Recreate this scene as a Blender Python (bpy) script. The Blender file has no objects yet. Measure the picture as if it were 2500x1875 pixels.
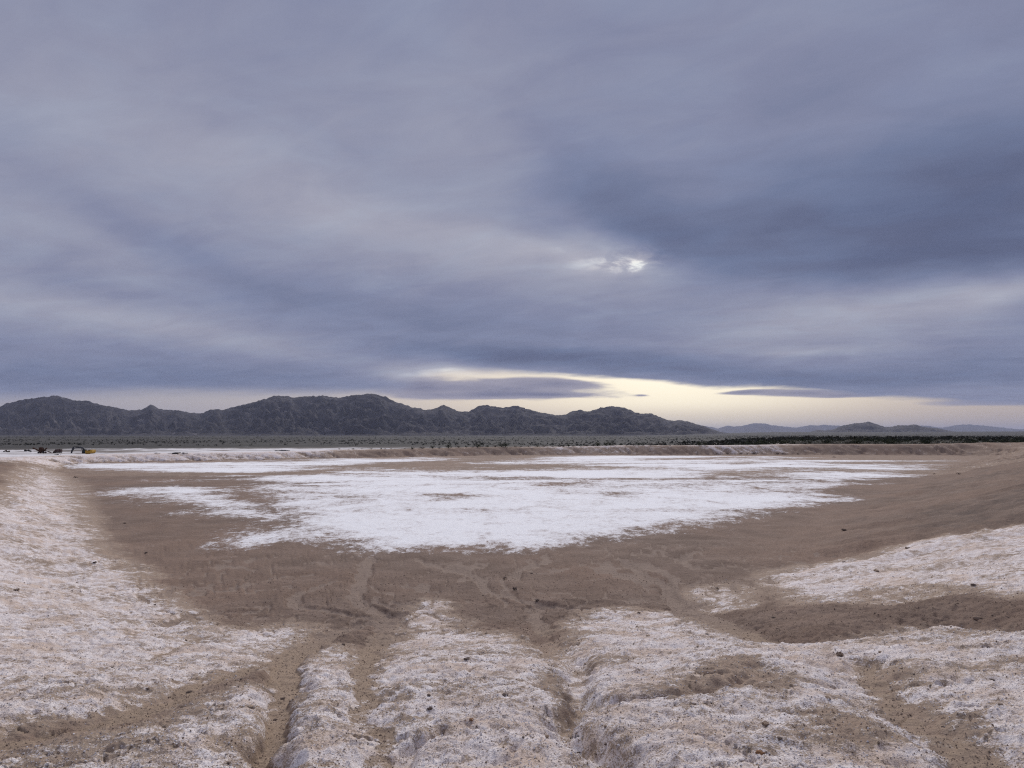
import bpy, math, random
import numpy as np
from mathutils import Vector, Matrix

SC = bpy.context.scene
COL = SC.collection
random.seed(7)
rng = np.random.default_rng(11)

# ------------------------------------------------------------------ camera
F = 1736.0                       # focal length in pixels of the 2500 px wide photograph
YH = 1062.0                      # row of the level horizon
PITCH = math.atan((YH - 937.5) / F)
EYE = np.array([0.0, 0.0, 4.5])  # the pond floor is z = 0
cam_d = bpy.data.cameras.new('camera')
cam_d.lens = 36.0 * F / 2500.0
cam_d.sensor_width = 36.0
cam_d.clip_start = 0.1
cam_d.clip_end = 120000.0
cam = bpy.data.objects.new('camera', cam_d)
cam.location = EYE
cam.rotation_euler = (math.pi / 2 + PITCH, 0, 0)
COL.objects.link(cam)
SC.camera = cam
SC.cycles.use_denoising = False
SC.cycles.filter_width = 1.2
SC.cycles.sample_clamp_indirect = 2.0
SC.cycles.max_bounces = 6

SUN_AZ, SUN_EL = math.radians(9.6), math.radians(36.0)
EXPOSURE = 0.85
vs = SC.view_settings
vs.view_transform = 'Standard'
vs.look = 'None'
vs.exposure = EXPOSURE
vs.gamma = 1.0
vs.use_curve_mapping = False


def ray(px, py):
    """direction in the world of a pixel of the photograph"""
    x, y = (px - 1250.0) / F, -(py - 937.5) / F
    c, s = math.cos(PITCH), math.sin(PITCH)
    d = np.array([x, c - s * y, s + c * y])
    return d / np.linalg.norm(d)


def azel(px, py):
    d = ray(px, py)
    return math.atan2(d[0], d[1]), math.asin(d[2])


# ------------------------------------------------------------------ node helper
class NT:
    def __init__(self, tree):
        self.t = tree
        self.n = tree.nodes
        self.l = tree.links

    def put(self, sock, v):
        if hasattr(v, 'is_output') or isinstance(v, bpy.types.NodeSocket):
            self.l.new(v, sock)
        elif isinstance(v, (tuple, list)) and len(v) == 3 and len(getattr(sock, 'default_value', (0, 0, 0))) == 4:
            sock.default_value = (*v, 1.0)
        else:
            sock.default_value = v

    def m(self, op, a, b=None, c=None, clamp=False):
        n = self.n.new('ShaderNodeMath')
        n.operation = op
        n.use_clamp = clamp
        for i, v in enumerate((a, b, c)):
            if v is not None:
                self.put(n.inputs[i], v)
        return n.outputs[0]

    def vm(self, op, a, b=None, scale=None):
        n = self.n.new('ShaderNodeVectorMath')
        n.operation = op
        self.put(n.inputs[0], a)
        if b is not None:
            self.put(n.inputs[1], b)
        if scale is not None:
            self.put(n.inputs['Scale'], scale)
        return n.outputs['Value'] if op in ('DOT_PRODUCT', 'LENGTH', 'DISTANCE') else n.outputs['Vector']

    def noise(self, vec, scale, detail=4.0, rough=0.55, dist=0.0, color=False, kind='FBM'):
        n = self.n.new('ShaderNodeTexNoise')
        n.noise_dimensions = '3D'
        n.noise_type = kind
        self.put(n.inputs['Vector'], vec)
        n.inputs['Scale'].default_value = scale
        n.inputs['Detail'].default_value = detail
        n.inputs['Roughness'].default_value = rough
        n.inputs['Distortion'].default_value = dist
        return n.outputs['Color'] if color else n.outputs['Fac']

    def voro(self, vec, scale, feature='F1', out='Distance', rand=1.0):
        n = self.n.new('ShaderNodeTexVoronoi')
        n.feature = feature
        self.put(n.inputs['Vector'], vec)
        n.inputs['Scale'].default_value = scale
        n.inputs['Randomness'].default_value = rand
        return n.outputs[out]

    def ss(self, v, lo, hi, a=0.0, b=1.0):
        n = self.n.new('ShaderNodeMapRange')
        n.interpolation_type = 'SMOOTHSTEP'
        for k, x in (('Value', v), ('From Min', lo), ('From Max', hi), ('To Min', a), ('To Max', b)):
            self.put(n.inputs[k], x)
        return n.outputs['Result']

    def lin(self, v, lo, hi, a=0.0, b=1.0):
        n = self.n.new('ShaderNodeMapRange')
        for k, x in (('Value', v), ('From Min', lo), ('From Max', hi), ('To Min', a), ('To Max', b)):
            self.put(n.inputs[k], x)
        return n.outputs['Result']

    def mix(self, f, a, b, mode='MIX'):
        n = self.n.new('ShaderNodeMix')
        n.data_type = 'RGBA'
        n.blend_type = mode
        n.clamp_factor = True
        self.put(n.inputs[0], f)
        self.put(n.inputs[6], a)
        self.put(n.inputs[7], b)
        return n.outputs[2]

    def ramp(self, f, pts, interp='LINEAR'):
        n = self.n.new('ShaderNodeValToRGB')
        r = n.color_ramp
        r.interpolation = interp
        while len(r.elements) < len(pts):
            r.elements.new(0.5)
        for e, (p, c) in zip(r.elements, pts):
            e.position = p
            e.color = (*c, 1.0)
        self.put(n.inputs[0], f)
        return n.outputs[0]

    def sep(self, v):
        n = self.n.new('ShaderNodeSeparateXYZ')
        self.put(n.inputs[0], v)
        return n.outputs[0], n.outputs[1], n.outputs[2]

    def comb(self, x, y, z):
        n = self.n.new('ShaderNodeCombineXYZ')
        for s, v in zip(n.inputs, (x, y, z)):
            self.put(s, v)
        return n.outputs[0]

    def bump(self, h, strength, dist, normal=None):
        n = self.n.new('ShaderNodeBump')
        n.inputs['Strength'].default_value = strength
        n.inputs['Distance'].default_value = dist
        self.put(n.inputs['Height'], h)
        if normal is not None:
            self.put(n.inputs['Normal'], normal)
        return n.outputs[0]


def lin(r, g, b):
    f = lambda c: (c / 255 / 12.92) if c <= 10 else ((c / 255 + 0.055) / 1.055) ** 2.4
    return (f(r), f(g), f(b))


# ------------------------------------------------------------------ sky (world)
def build_world():
    w = bpy.data.worlds.new('World')
    SC.world = w
    w.use_nodes = True
    t = NT(w.node_tree)
    t.n.clear()
    tc = t.n.new('ShaderNodeTexCoord')
    d = tc.outputs['Generated']
    x, y, z = t.sep(d)
    az = t.m('ARCTAN2', x, y)
    el = t.m('ARCSINE', z)
    # cloud deck coordinates: streaks run across the deck
    den = t.m('ADD', t.m('MAXIMUM', z, 0.0), 0.10)
    u = t.m('DIVIDE', x, den)
    v = t.m('DIVIDE', y, den)
    ca, sa = math.cos(math.radians(24)), math.sin(math.radians(24))
    uu = t.m('SUBTRACT', t.m('MULTIPLY', u, ca), t.m('MULTIPLY', v, sa))
    vv = t.m('ADD', t.m('MULTIPLY', u, sa), t.m('MULTIPLY', v, ca))
    deck = t.comb(t.m('MULTIPLY', uu, 0.75), vv, 0.0)
    n_big = t.noise(deck, 0.9, 5.0, 0.5, 0.4)
    n_mid = t.noise(deck, 3.2, 6.0, 0.55, 0.6)
    n_wisp = t.noise(t.comb(t.m('MULTIPLY', uu, 0.5), vv, 3.0), 6.0, 7.0, 0.62, 0.8)
    # angular coordinates, bent by noise so that nothing has a clean outline
    wv = t.noise(t.vm('MULTIPLY', d, (1.0, 1.0, 2.2)), 4.0, 4.0, 0.55, 0.0, True)
    wv = t.vm('SUBTRACT', wv, (0.5, 0.5, 0.5))
    wx, wy, wz = t.sep(wv)
    a2 = t.m('ADD', az, t.m('MULTIPLY', wx, 0.22))
    e2 = t.m('ADD', el, t.m('MULTIPLY', wy, t.m('ADD', t.m('MULTIPLY', t.m('MAXIMUM', el, 0.0), 0.20), 0.012)))
    q = t.comb(a2, e2, 0.0)
    K = 2500.0 / 2212.0
    acc = t.m('MULTIPLY_ADD', t.m('SUBTRACT', n_big, 0.5), 0.24, 0.555)
    acc = t.m('MULTIPLY_ADD', t.m('SUBTRACT', n_mid, 0.5), 0.26, acc)
    acc = t.m('MULTIPLY_ADD', t.m('SUBTRACT', n_wisp, 0.5), 0.14, acc)
    blobs = [  # centre x, y, half width, half height, tilt (deg, + = right end up), amount; pixels of a 2212 px wide view
        (380, 360, 380, 140, -14, .10), (1000, 260, 170, 190, 20, .10), (900, 500, 420, 75, -14, .16),
        (150, 660, 380, 40, -7, .15), (80, 490, 200, 60, -12, .10), (560, 735, 330, 28, -6, .10),
        (1230, 545, 170, 32, -8, .18),
        (1345, 562, 130, 44, 0, .17), (1378, 566, 40, 15, 6, .15), (1400, 556, 20, 9, 0, .08),
        (1850, 665, 330, 50, 3, .24), (2180, 630, 150, 34, 9, .20), (1600, 620, 280, 35, -6, .07),
        (1790, 752, 110, 7, 0, .12), (1900, 745, 300, 25, 0, .08),
        (985, 803, 95, 18, -4, .30), (1040, 818, 180, 15, -3, .22), 
        (1850, 470, 420, 112, -5, -.28), (2050, 560, 420, 42, 0, -.20), (2200, 400, 240, 130, 0, -.08), (1300, 430, 260, 80, -28, -.15),
        (1450, 505, 160, 34, -16, -.10), (2150, 330, 260, 160, 0, -.10), (1800, 150, 300, 90, 14, -.03),
        (330, 520, 330, 42, -20, -.07), (760, 660, 420, 55, -13, -.08), (620, 330, 420, 200, 0, .05), (40, 600, 140, 22, 0, -.08),
        (1150, 690, 420, 50, -4, -.08), (1180, 772, 400, 22, -3, -.26), (1700, 812, 380, 14, -3, -.17),
        (350, 815, 600, 30, 2, -.15), (150, 770, 400, 50, 0, -.04), (2150, 790, 300, 45, 0, -.12),
    ]
    for (cx, cy, sx, sy, ang, amp) in blobs:
        A, E = azel(cx * K, cy * K)
        mp = t.n.new('ShaderNodeMapping')
        mp.vector_type = 'TEXTURE'
        mp.inputs['Location'].default_value = (A, E, 0)
        mp.inputs['Rotation'].default_value = (0, 0, math.radians(ang))
        mp.inputs['Scale'].default_value = (sx * K / F * math.cos(A) ** 1.5, sy * K / F, 1)
        t.put(mp.inputs['Vector'], q)
        g = t.m('POWER', 0.4, t.vm('DOT_PRODUCT', mp.outputs[0], mp.outputs[0]))
        acc = t.m('MULTIPLY_ADD', g, amp, acc)
    # broken bright core round the hidden sun
    cA, cE = azel(1365 * K, 563 * K)
    mp = t.n.new('ShaderNodeMapping')
    mp.vector_type = 'TEXTURE'
    mp.inputs['Location'].default_value = (cA, cE, 0)
    mp.inputs['Scale'].default_value = (75 * K / F, 26 * K / F, 1)
    t.put(mp.inputs['Vector'], t.comb(az, el, 0.0))
    g = t.m('POWER', 0.4, t.vm('DOT_PRODUCT', mp.outputs[0], mp.outputs[0]))
    nb = t.noise(t.vm('MULTIPLY', d, (1.0, 1.0, 2.4)), 34.0, 6.0, 0.62, 0.8)
    acc = t.m('MULTIPLY_ADD', t.m('MULTIPLY', g, t.m('SUBTRACT', nb, 0.5)), 0.9, acc)
    cloud = t.ramp(acc, [(0.0, lin(78, 86, 114)), (0.20, lin(96, 104, 133)), (0.38, lin(114, 123, 152)),
                         (0.53, lin(133, 138, 164)), (0.68, lin(154, 156, 175)), (0.82, lin(172, 172, 186)),
                         (0.92, lin(206, 204, 210)), (1.0, lin(246, 244, 240))])
    # overcast brightening towards the zenith (standard overcast sky)
    cloud = t.vm('SCALE', cloud, scale=t.ss(el, 0.45, 1.5, 1.0, 1.45))
    # pinkish to bluish drift of the deck
    cloud = t.mix(t.ss(n_mid, 0.35, 0.7), cloud, t.vm('MULTIPLY', cloud, (0.95, 1.0, 1.03)))
    # gap of clear bright sky above the mountains: lower edge of the deck as a curve over azimuth
    edge_px = [(-900, 856), (0, 858), (230, 849), (420, 845), (640, 848), (820, 849), (870, 838), (910, 814), (960, 803), (1080, 801),
               (1200, 808), (1300, 814), (1350, 817), (1420, 822), (1520, 833), (1640, 834), (1760, 842), (1900, 856),
               (2050, 866), (2212, 876), (3300, 880)]
    pa = [azel(p[0] * K, p[1] * K) for p in edge_px]
    a0, a1 = pa[0][0], pa[-1][0]
    er = [((A - a0) / (a1 - a0), (E * 8,) * 3) for A, E in pa]
    fr = t.n.new('ShaderNodeTexNoise')
    t.put(fr.inputs['Vector'], t.comb(t.m('MULTIPLY', az, 9.0), t.m('MULTIPLY', el, 60.0), 0.0))
    fr.inputs['Scale'].default_value = 1.0
    fr.inputs['Detail'].default_value = 6.0
    fr.inputs['Roughness'].default_value = 0.6
    fray = t.m('MULTIPLY', t.m('SUBTRACT', fr.outputs['Fac'], 0.5), 0.014)
    edge = t.ramp(t.lin(t.m('ADD', az, t.m('MULTIPLY', wx, 0.03)), a0, a1), er)
    edge = t.m('MULTIPLY', t.sep(edge)[0], 0.125)
    below = t.m('SUBTRACT', t.m('ADD', edge, fray), el)          # > 0 inside the gap
    soft = t.ss(az, *sorted((azel(1000 * K, 840 * K)[0], azel(1260 * K, 840 * K)[0])), 0.013, 0.0042)
    gapm = t.ss(below, t.m('MULTIPLY', soft, -0.8), soft)
    # clear sky seen through the gap
    sky = t.n.new('ShaderNodeTexSky')
    sky.sky_type = 'NISHITA'
    sky.sun_disc = False
    sky.sun_elevation = SUN_EL
    sky.sun_rotation = SUN_AZ
    sky.dust_density = 3.0
    glow_c = azel(1460 * K, 858 * K)
    da = t.m('DIVIDE', t.m('SUBTRACT', az, glow_c[0]), 0.19)
    g2 = t.m('POWER', 0.4, t.m('MULTIPLY', da, da))
    low = t.ss(el, azel(1250, 905 * K)[1], azel(1250, 868 * K)[1])
    clear = t.mix(t.ss(az, -0.45, 0.10), lin(160, 157, 168), lin(210, 198, 184))
    clear = t.mix(t.ss(az, 0.28, 0.62), clear, lin(176, 164, 160))
    clear = t.mix(t.m('MULTIPLY', g2, t.m('MULTIPLY_ADD', low, 0.6, 0.4)), clear, lin(252, 245, 222))
    skyc = t.vm('SCALE', sky.outputs[0], scale=0.02)
    clear = t.vm('ADD', t.vm('SCALE', clear, scale=0.94), skyc)
    # small detached cloud shreds inside the gap
    shreds = [(1070, 838, 200, 19, -1, 1.15), (1195, 828, 85, 11, -3, .7), (1060, 855, 190, 8, 0, .9), (1190, 854, 50, 4, 0, .5), (900, 830, 60, 20, 0, .9),
              (1385, 854, 18, 2.2, 0, .6), (1725, 848, 130, 8, -2, 1.1), (1600, 846, 60, 4, 3, .7), (1850, 853, 70, 4, 2, .7), (2130, 869, 110, 6, 0, 1.0)]
    sh = t.m('MULTIPLY', t.m('SUBTRACT', fr.outputs['Fac'], 0.5), 1.3)
    for (cx, cy, sx, sy, ang, amp) in shreds:
        A, E = azel(cx * K, cy * K)
        mp = t.n.new('ShaderNodeMapping')
        mp.vector_type = 'TEXTURE'
        mp.inputs['Location'].default_value = (A, E, 0)
        mp.inputs['Rotation'].default_value = (0, 0, math.radians(ang))
        mp.inputs['Scale'].default_value = (sx * K / F, sy * K / F, 1)
        t.put(mp.inputs['Vector'], t.comb(t.m('MULTIPLY_ADD', wx, 0.04, az), t.m('MULTIPLY_ADD', wy, 0.008, el), 0.0))
        g = t.m('POWER', 0.4, t.vm('DOT_PRODUCT', mp.outputs[0], mp.outputs[0]))
        sh = t.m('MULTIPLY_ADD', g, amp, sh)
    shm = t.ss(sh, 0.26, 0.80)
    clear = t.mix(shm, clear, t.mix(t.ss(sh, 0.7, 1.8), lin(160, 157, 172), lin(116, 119, 146)))
    col = t.mix(gapm, cloud, clear)
    # below the horizon: the same pale desert haze
    col = t.mix(t.ss(el, -0.03, -0.005), lin(120, 112, 112), col)
    bg = t.n.new('ShaderNodeBackground')
    bg.inputs['Strength'].default_value = 0.1
    t.put(bg.inputs['Color'], t.vm('SCALE', col, scale=10.0 / 2 ** EXPOSURE))
    out = t.n.new('ShaderNodeOutputWorld')
    t.l.new(bg.outputs[0], out.inputs['Surface'])
    w.cycles.sampling_method = 'MANUAL'
    w.cycles.sample_map_resolution = 1024


build_world()

sun_d = bpy.data.lights.new('sun', 'SUN')
sun_d.energy = 1.5
sun_d.angle = math.radians(50)
sun_d.color = (1.0, 0.955, 0.90)
sun = bpy.data.objects.new('sun', sun_d)
sdir = Vector((math.sin(SUN_AZ) * math.cos(SUN_EL), math.cos(SUN_AZ) * math.cos(SUN_EL), math.sin(SUN_EL)))
sun.rotation_euler = sdir.to_track_quat('Z', 'Y').to_euler()
sun.location = (20, 60, 60)
COL.objects.link(sun)


# ------------------------------------------------------------------ numpy noise
def _hash(ix, iy, seed):
    h = (ix.astype(np.int64) * 374761393 + iy.astype(np.int64) * 668265263 + seed * 974634777) & 0xFFFFFFFF
    h = ((h ^ (h >> 13)) * 1274126177) & 0xFFFFFFFF
    return ((h ^ (h >> 16)) & 0xFFFF) / 65536.0


def perlin(x, y, seed=0):
    x0, y0 = np.floor(x), np.floor(y)
    fx, fy = x - x0, y - y0
    ux, uy = fx * fx * fx * (fx * (fx * 6 - 15) + 10), fy * fy * fy * (fy * (fy * 6 - 15) + 10)
    r = 0
    for i, wx in ((0, 1 - ux), (1, ux)):
        for j, wy in ((0, 1 - uy), (1, uy)):
            a = _hash(x0 + i, y0 + j, seed) * 2 * math.pi
            r = r + wx * wy * (np.cos(a) * (fx - i) + np.sin(a) * (fy - j))
    return r * 1.5


def fbm(x, y, oct=4, seed=0, gain=0.5, lac=2.03):
    s, a = 0, 1.0
    for o in range(oct):
        s = s + a * perlin(x, y, seed + o * 17)
        x, y, a = x * lac + 3.7, y * lac - 1.3, a * gain
    return s


def ridged(x, y, oct=4, seed=0, gain=0.5):
    s, a, w = 0, 1.0, 1.0
    for o in range(oct):
        n = 1 - np.abs(perlin(x, y, seed + o * 13))
        n = n * n * w
        s = s + a * n
        w = np.clip(n * 1.6, 0, 1)
        x, y, a = x * 2.07 + 5.1, y * 2.07 - 2.3, a * gain
    return s


def sstep(a, b, v):
    t = np.clip((v - a) / (b - a), 0, 1)
    return t * t * (3 - 2 * t)


def poly_sdf(x, y, P):
    """signed distance to a closed polygon (positive outside) and arc length of the nearest boundary point"""
    d2 = np.full(x.shape, 1e18)
    arc = np.zeros(x.shape)
    inside = np.zeros(x.shape, bool)
    L = 0.0
    for k in range(len(P)):
        (ax, ay), (bx, by) = P[k], P[(k + 1) % len(P)]
        ex, ey = bx - ax, by - ay
        ll = math.hypot(ex, ey)
        if ll < 1e-6:
            continue
        t = np.clip(((x - ax) * ex + (y - ay) * ey) / ll ** 2, 0, 1)
        dd = (x - ax - t * ex) ** 2 + (y - ay - t * ey) ** 2
        m = dd < d2
        d2 = np.where(m, dd, d2)
        arc = np.where(m, L + t * ll, arc)
        c = (ay > y) != (by > y)
        if abs(ey) > 1e-9:
            inside ^= c & (x < ex * (y - ay) / ey + ax)
        L += ll
    d = np.sqrt(d2)
    return np.where(inside, -d, d), arc


def line_dist(x, y, P):
    d2 = np.full(x.shape, 1e18)
    s = np.zeros(x.shape)
    L, tot = 0.0, sum(math.dist(P[k], P[k + 1]) for k in range(len(P) - 1))
    for k in range(len(P) - 1):
        (ax, ay), (bx, by) = P[k], P[k + 1]
        ex, ey = bx - ax, by - ay
        ll = max(math.hypot(ex, ey), 1e-6)
        t = np.clip(((x - ax) * ex + (y - ay) * ey) / ll ** 2, 0, 1)
        dd = (x - ax - t * ex) ** 2 + (y - ay - t * ey) ** 2
        m = dd < d2
        d2 = np.where(m, dd, d2)
        s = np.where(m, (L + t * ll) / tot, s)
        L += ll
    return np.sqrt(d2), s


def chaikin(P, n=2, closed=False):
    for _ in range(n):
        Q = [] if closed else [P[0]]
        for k in range(len(P) if closed else len(P) - 1):
            a, b = P[k], P[(k + 1) % len(P)]
            Q += [(.75 * a[0] + .25 * b[0], .75 * a[1] + .25 * b[1]), (.25 * a[0] + .75 * b[0], .25 * a[1] + .75 * b[1])]
        if not closed:
            Q.append(P[-1])
        P = Q
    return P


# ------------------------------------------------------------------ ground shape
POND = chaikin([(-70, 113), (-48, 128), (-32, 139), (-6, 158), (14, 161), (50, 160), (92, 160), (104, 153), (87, 133), (53, 90), (20, 45),
                (10, 28), (5.5, 21), (0, 18.7), (-3, 17.8), (-6, 18), (-9.5, 21), (-19.6, 36), (-30, 50), (-46, 74), (-62, 101)], 2, True)
BANK = np.array([  # x, y, width of the slope, height of the crest
    (-70, 113, 4.5, 1.2), (-48, 128, 4.5, 1.25), (-20, 147, 4.5, 1.5), (0, 162, 4.5, 1.75), (40, 162, 4.5, 2.1), (90, 162, 5, 2.35),
    (104, 150, 12, 2.9), (60, 104, 19, 3.3), (34, 65, 18, 3.2), (16, 33, 15, 3.0), (7, 21, 15, 2.6), (0, 18, 14.5, 2.35), (-5, 18, 14.5, 2.3),
    (-12, 24, 12, 2.2), (-24, 42, 10, 2.1), (-40, 65, 9, 1.9), (-58, 95, 6.5, 1.4)])


def plain_z(x, y):
    r = np.hypot(x, y)
    t = np.where(y > 1, x / np.maximum(y, 1), np.sign(x) * 2)
    z = -2.2 + 4.3 * sstep(0.14, 0.40, t)
    z = z + sstep(1500, 6000, r) * (r - 1500) * (0.0005 + 0.0042 * sstep(0.15, 0.4, t))
    return z


def base_z(x, y, full=False):
    d, arc = poly_sdf(x, y, POND)
    w = np.zeros(x.shape); h = np.zeros(x.shape); W = np.zeros(x.shape)
    for bx, by, bw, bh in BANK:
        k = 1.0 / ((x - bx) ** 2 + (y - by) ** 2 + 4.0) ** 1.5
        w += k * bw; h += k * bh; W += k
    w /= W; h /= W
    t = np.clip(d / w, 0, 1)
    prof = 0.35 * t + 0.65 * t * t * (3 - 2 * t)
    z = h * prof
    top = 3.5
    out = sstep(0, 9, d - w - top)
    pz = plain_z(x, y)
    near = y < 25 + 0.0 * x
    pz = np.where(near & (np.hypot(x, y) < 60), np.maximum(pz, h - 0.5), pz)
    z = z * (1 - out) + pz * out
    if full:
        return z, d, arc, w, h, t, out
    return z


def hit(px, py, f=base_z, tmax=900):
    d = ray(px, py)
    t = 2.0 * (tmax / 2.0) ** np.linspace(0, 1, 2600)
    P = EYE[None] + d[None] * t[:, None]
    g = P[:, 2] - f(P[:, 0], P[:, 1])
    k = np.nonzero(g <= 0)[0]
    if len(k) == 0:
        return (P[-1, 0], P[-1, 1], P[-1, 2])
    i = max(k[0], 1)
    s = g[i - 1] / (g[i - 1] - g[i])
    p = P[i - 1] + (P[i] - P[i - 1]) * s
    return tuple(p)


def hits(pts):
    return [hit(a, b)[:2] for a, b in pts]


K = 2500.0 / 2212.0
HK = lambda pts: hits([(a * K, b * K) for a, b in pts])

# gullies washed into the near bank: points, half width (m), depth, rounding distance, sandy floor
GULLIES = []


def gully(pts, w0, w1, depth, s, sand=1.0, d1=None):
    GULLIES.append((chaikin(hits(pts), 2), w0, w1, depth, depth if d1 is None else d1, s, sand))


gully([(620, 1960), (635, 1866), (663, 1777), (690, 1721), (700, 1660), (697, 1623), (728, 1590), (794, 1548), (878, 1520)], .075, .26, .23, .11, 1, .05)
gully([(-60, 1800), (81, 1772), (233, 1749), (350, 1712), (458, 1674), (560, 1632), (677, 1604), (728, 1576)], .12, .16, .12, .35, .75)
gully([(955, 1850), (930, 1791), (910, 1738), (880, 1680), (885, 1637), (902, 1575), (950, 1520)], .04, .24, .12, .20, .8, .04)
gully([(1520, 1890), (1508, 1852), (1492, 1822), (1451, 1811), (1390, 1779), (1362, 1742), (1405, 1725), (1425, 1698), (1390, 1672), (1395, 1640),
       (1420, 1618), (1386, 1588), (1329, 1555), (1290, 1510)], .03, .20, .27, .15, .42, .04)
gully([(1425, 1704), (1500, 1702), (1573, 1698), (1647, 1691), (1700, 1684), (1754, 1672), (1801, 1656), (1840, 1622)], .02, .03, .17, .10, .3, .06)
gully([(2600, 1506), (2500, 1502), (2400, 1496), (2300, 1492), (2184, 1508), (2090, 1522), (1997, 1532), (1880, 1528), (1810, 1512), (1740, 1497),
       (1684, 1469), (1645, 1432), (1640, 1400), (1573, 1376)], .22, .18, .42, .75, .8, .03)
gully([(2080, 1590), (2130, 1640), (2190, 1690), (2254, 1730), (2347, 1790), (2440, 1880), (2520, 1960)], .10, .16, .16, .35, .6)
gully([(1044, 1755), (1020, 1778), (995, 1797), (971, 1820), (942, 1846)], .015, .04, .13, .05, 0)
gully([(1100, 1850), (1115, 1820), (1095, 1795)], .006, .006, .05, .03, 0)
gully([(1240, 1870), (1245, 1850), (1262, 1830)], .006, .008, .05, .03, 0)
gully([(940, 1618), (965, 1605), (995, 1597)], .01, .01, .04, .05, 0)
gully([(1075, 1535), (1100, 1536), (1110, 1527)], .015, .015, .06, .06, 0)
gully([(1085, 1668), (1130, 1652), (1170, 1630)], .012, .012, .04, .06, 0)
gully([(1020, 1745), (1060, 1728), (1110, 1712)], .012, .012, .04, .05, 0)
gully([(540, 1705), (590, 1660), (625, 1640)], .02, .02, .03, .1, .4)
gully([(380, 1600), (470, 1570), (560, 1545)], .04, .04, .05, .25, .8)
gully([(290, 1555), (340, 1540), (420, 1518)], .04, .04, .05, .25, .7)

# faint sandy wash trails on the pond floor
TRAILS = [
    ([(1422, 1482), (1329, 1474), (1248, 1460), (1182, 1437), (1178, 1413), (1125, 1392), (1064, 1382), (1020, 1364)], .22),
    ([(1329, 1474), (1290, 1490), (1340, 1540)], .25),
    ([(960, 1515), (922, 1490), (861, 1461), (881, 1421), (890, 1384), (905, 1360)], .26),
    ([(1248, 1413), (1280, 1380), (1345, 1372), (1329, 1352)], .20),
    ([(1667, 1494), (1634, 1421), (1573, 1400), (1532, 1376)], .22),
    ([(1790, 1380), (1700, 1390), (1660, 1365), (1700, 1345)], .18),
    ([(860, 1500), (770, 1490), (700, 1470), (740, 1440), (830, 1415)], .20),
    ([(640, 1480), (560, 1485), (470, 1500), (400, 1520)], .18),
    ([(760, 1400), (660, 1410), (560, 1440), (460, 1450)], .16),
    ([(878, 1520), (960, 1500)], .3),
]
TRAILS = [(chaikin(hits(p), 2), w) for p, w in TRAILS]

# white salt lying on the pond floor
FLAT = chaikin(HK([(512, 1052), (545, 1085), (640, 1128), (560, 1150), (478, 1168), (520, 1188), (620, 1166), (700, 1168), (770, 1186), (830, 1192), (900, 1184),
                   (980, 1190), (1080, 1186), (1220, 1178), (1330, 1158), (1480, 1140), (1640, 1112), (1755, 1086), (1838, 1056), (1880, 1036),
                   (1960, 1018), (2060, 1000), (2078, 992), (1900, 989), (1500, 985), (1330, 984), (1200, 992), (980, 1003), (760, 1014), (600, 1030)]), 1, True)
LOBE = chaikin(HK([(325, 1056), (350, 1085), (420, 1108), (520, 1112), (600, 1118), (620, 1112), (540, 1080), (505, 1058), (430, 1048), (360, 1044)]), 1, True)
STRIP = chaikin(HK([(130, 1004), (300, 997), (600, 989), (1000, 983), (1010, 987), (820, 999), (700, 1008), (560, 1026), (430, 1022), (250, 1014)]), 1, True)
HOLES = [chaikin(HK(p), 1, True) for p in (
    [(920, 1068), (1000, 1062), (1060, 1070), (1010, 1080), (940, 1079)], [(1140, 1043), (1230, 1036), (1330, 1040), (1260, 1050), (1170, 1052)],
    [(560, 1010), (760, 1001), (900, 1001), (760, 1013), (600, 1020)], [(1500, 1000), (1640, 998), (1700, 1003), (1560, 1008)],
    [(1230, 1066), (1330, 1062), (1400, 1068), (1300, 1075)], [(1560, 990), (1900, 992), (1960, 996), (1640, 995)])]
# white crust on the near slopes
CRUST = [chaikin(HK(p), 1, True) for p in (
    [(60, 1010), (100, 1012), (150, 1040), (175, 1090), (205, 1170), (290, 1232), (340, 1290), (415, 1322), (420, 1345), (560, 1362), (672, 1342),
     (640, 1378), (560, 1418), (480, 1440), (350, 1492), (180, 1530), (-80, 1580), (-500, 1500), (-300, 1200), (20, 1060)],
    [(380, 1536), (480, 1490), (560, 1474), (604, 1508), (592, 1556), (545, 1610), (520, 1800), (0, 1800), (-400, 1800), (-60, 1636), (120, 1606), (260, 1580)],
    [(640, 1450), (662, 1420), (690, 1398), (740, 1390), (762, 1430), (772, 1480), (826, 1560), (846, 1640), (850, 1800), (590, 1800), (606, 1620), (640, 1540)],
    [(885, 1315), (930, 1294), (960, 1322), (1010, 1352), (1100, 1380), (1180, 1402), (1206, 1452), (1214, 1540), (1290, 1600), (1340, 1680), (1340, 1800),
     (850, 1800), (846, 1620), (800, 1540), (805, 1480), (850, 1400)],
    [(1225, 1390), (1250, 1318), (1400, 1314), (1560, 1334), (1650, 1368), (1740, 1362), (1780, 1366), (1950, 1326), (2100, 1321), (2300, 1345), (2600, 1400),
     (2700, 1800), (1350, 1800), (1330, 1640), (1262, 1560), (1244, 1480), (1232, 1440)],
    [(1482, 1270), (1560, 1258), (1612, 1284), (1592, 1308), (1505, 1300)],
    [(1636, 1240), (1720, 1226), (1850, 1202), (2000, 1162), (2212, 1130), (2500, 1090), (2700, 1260), (2300, 1288), (2100, 1280), (1960, 1292), (1850, 1302), (1720, 1294), (1664, 1262)],
)]
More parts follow.
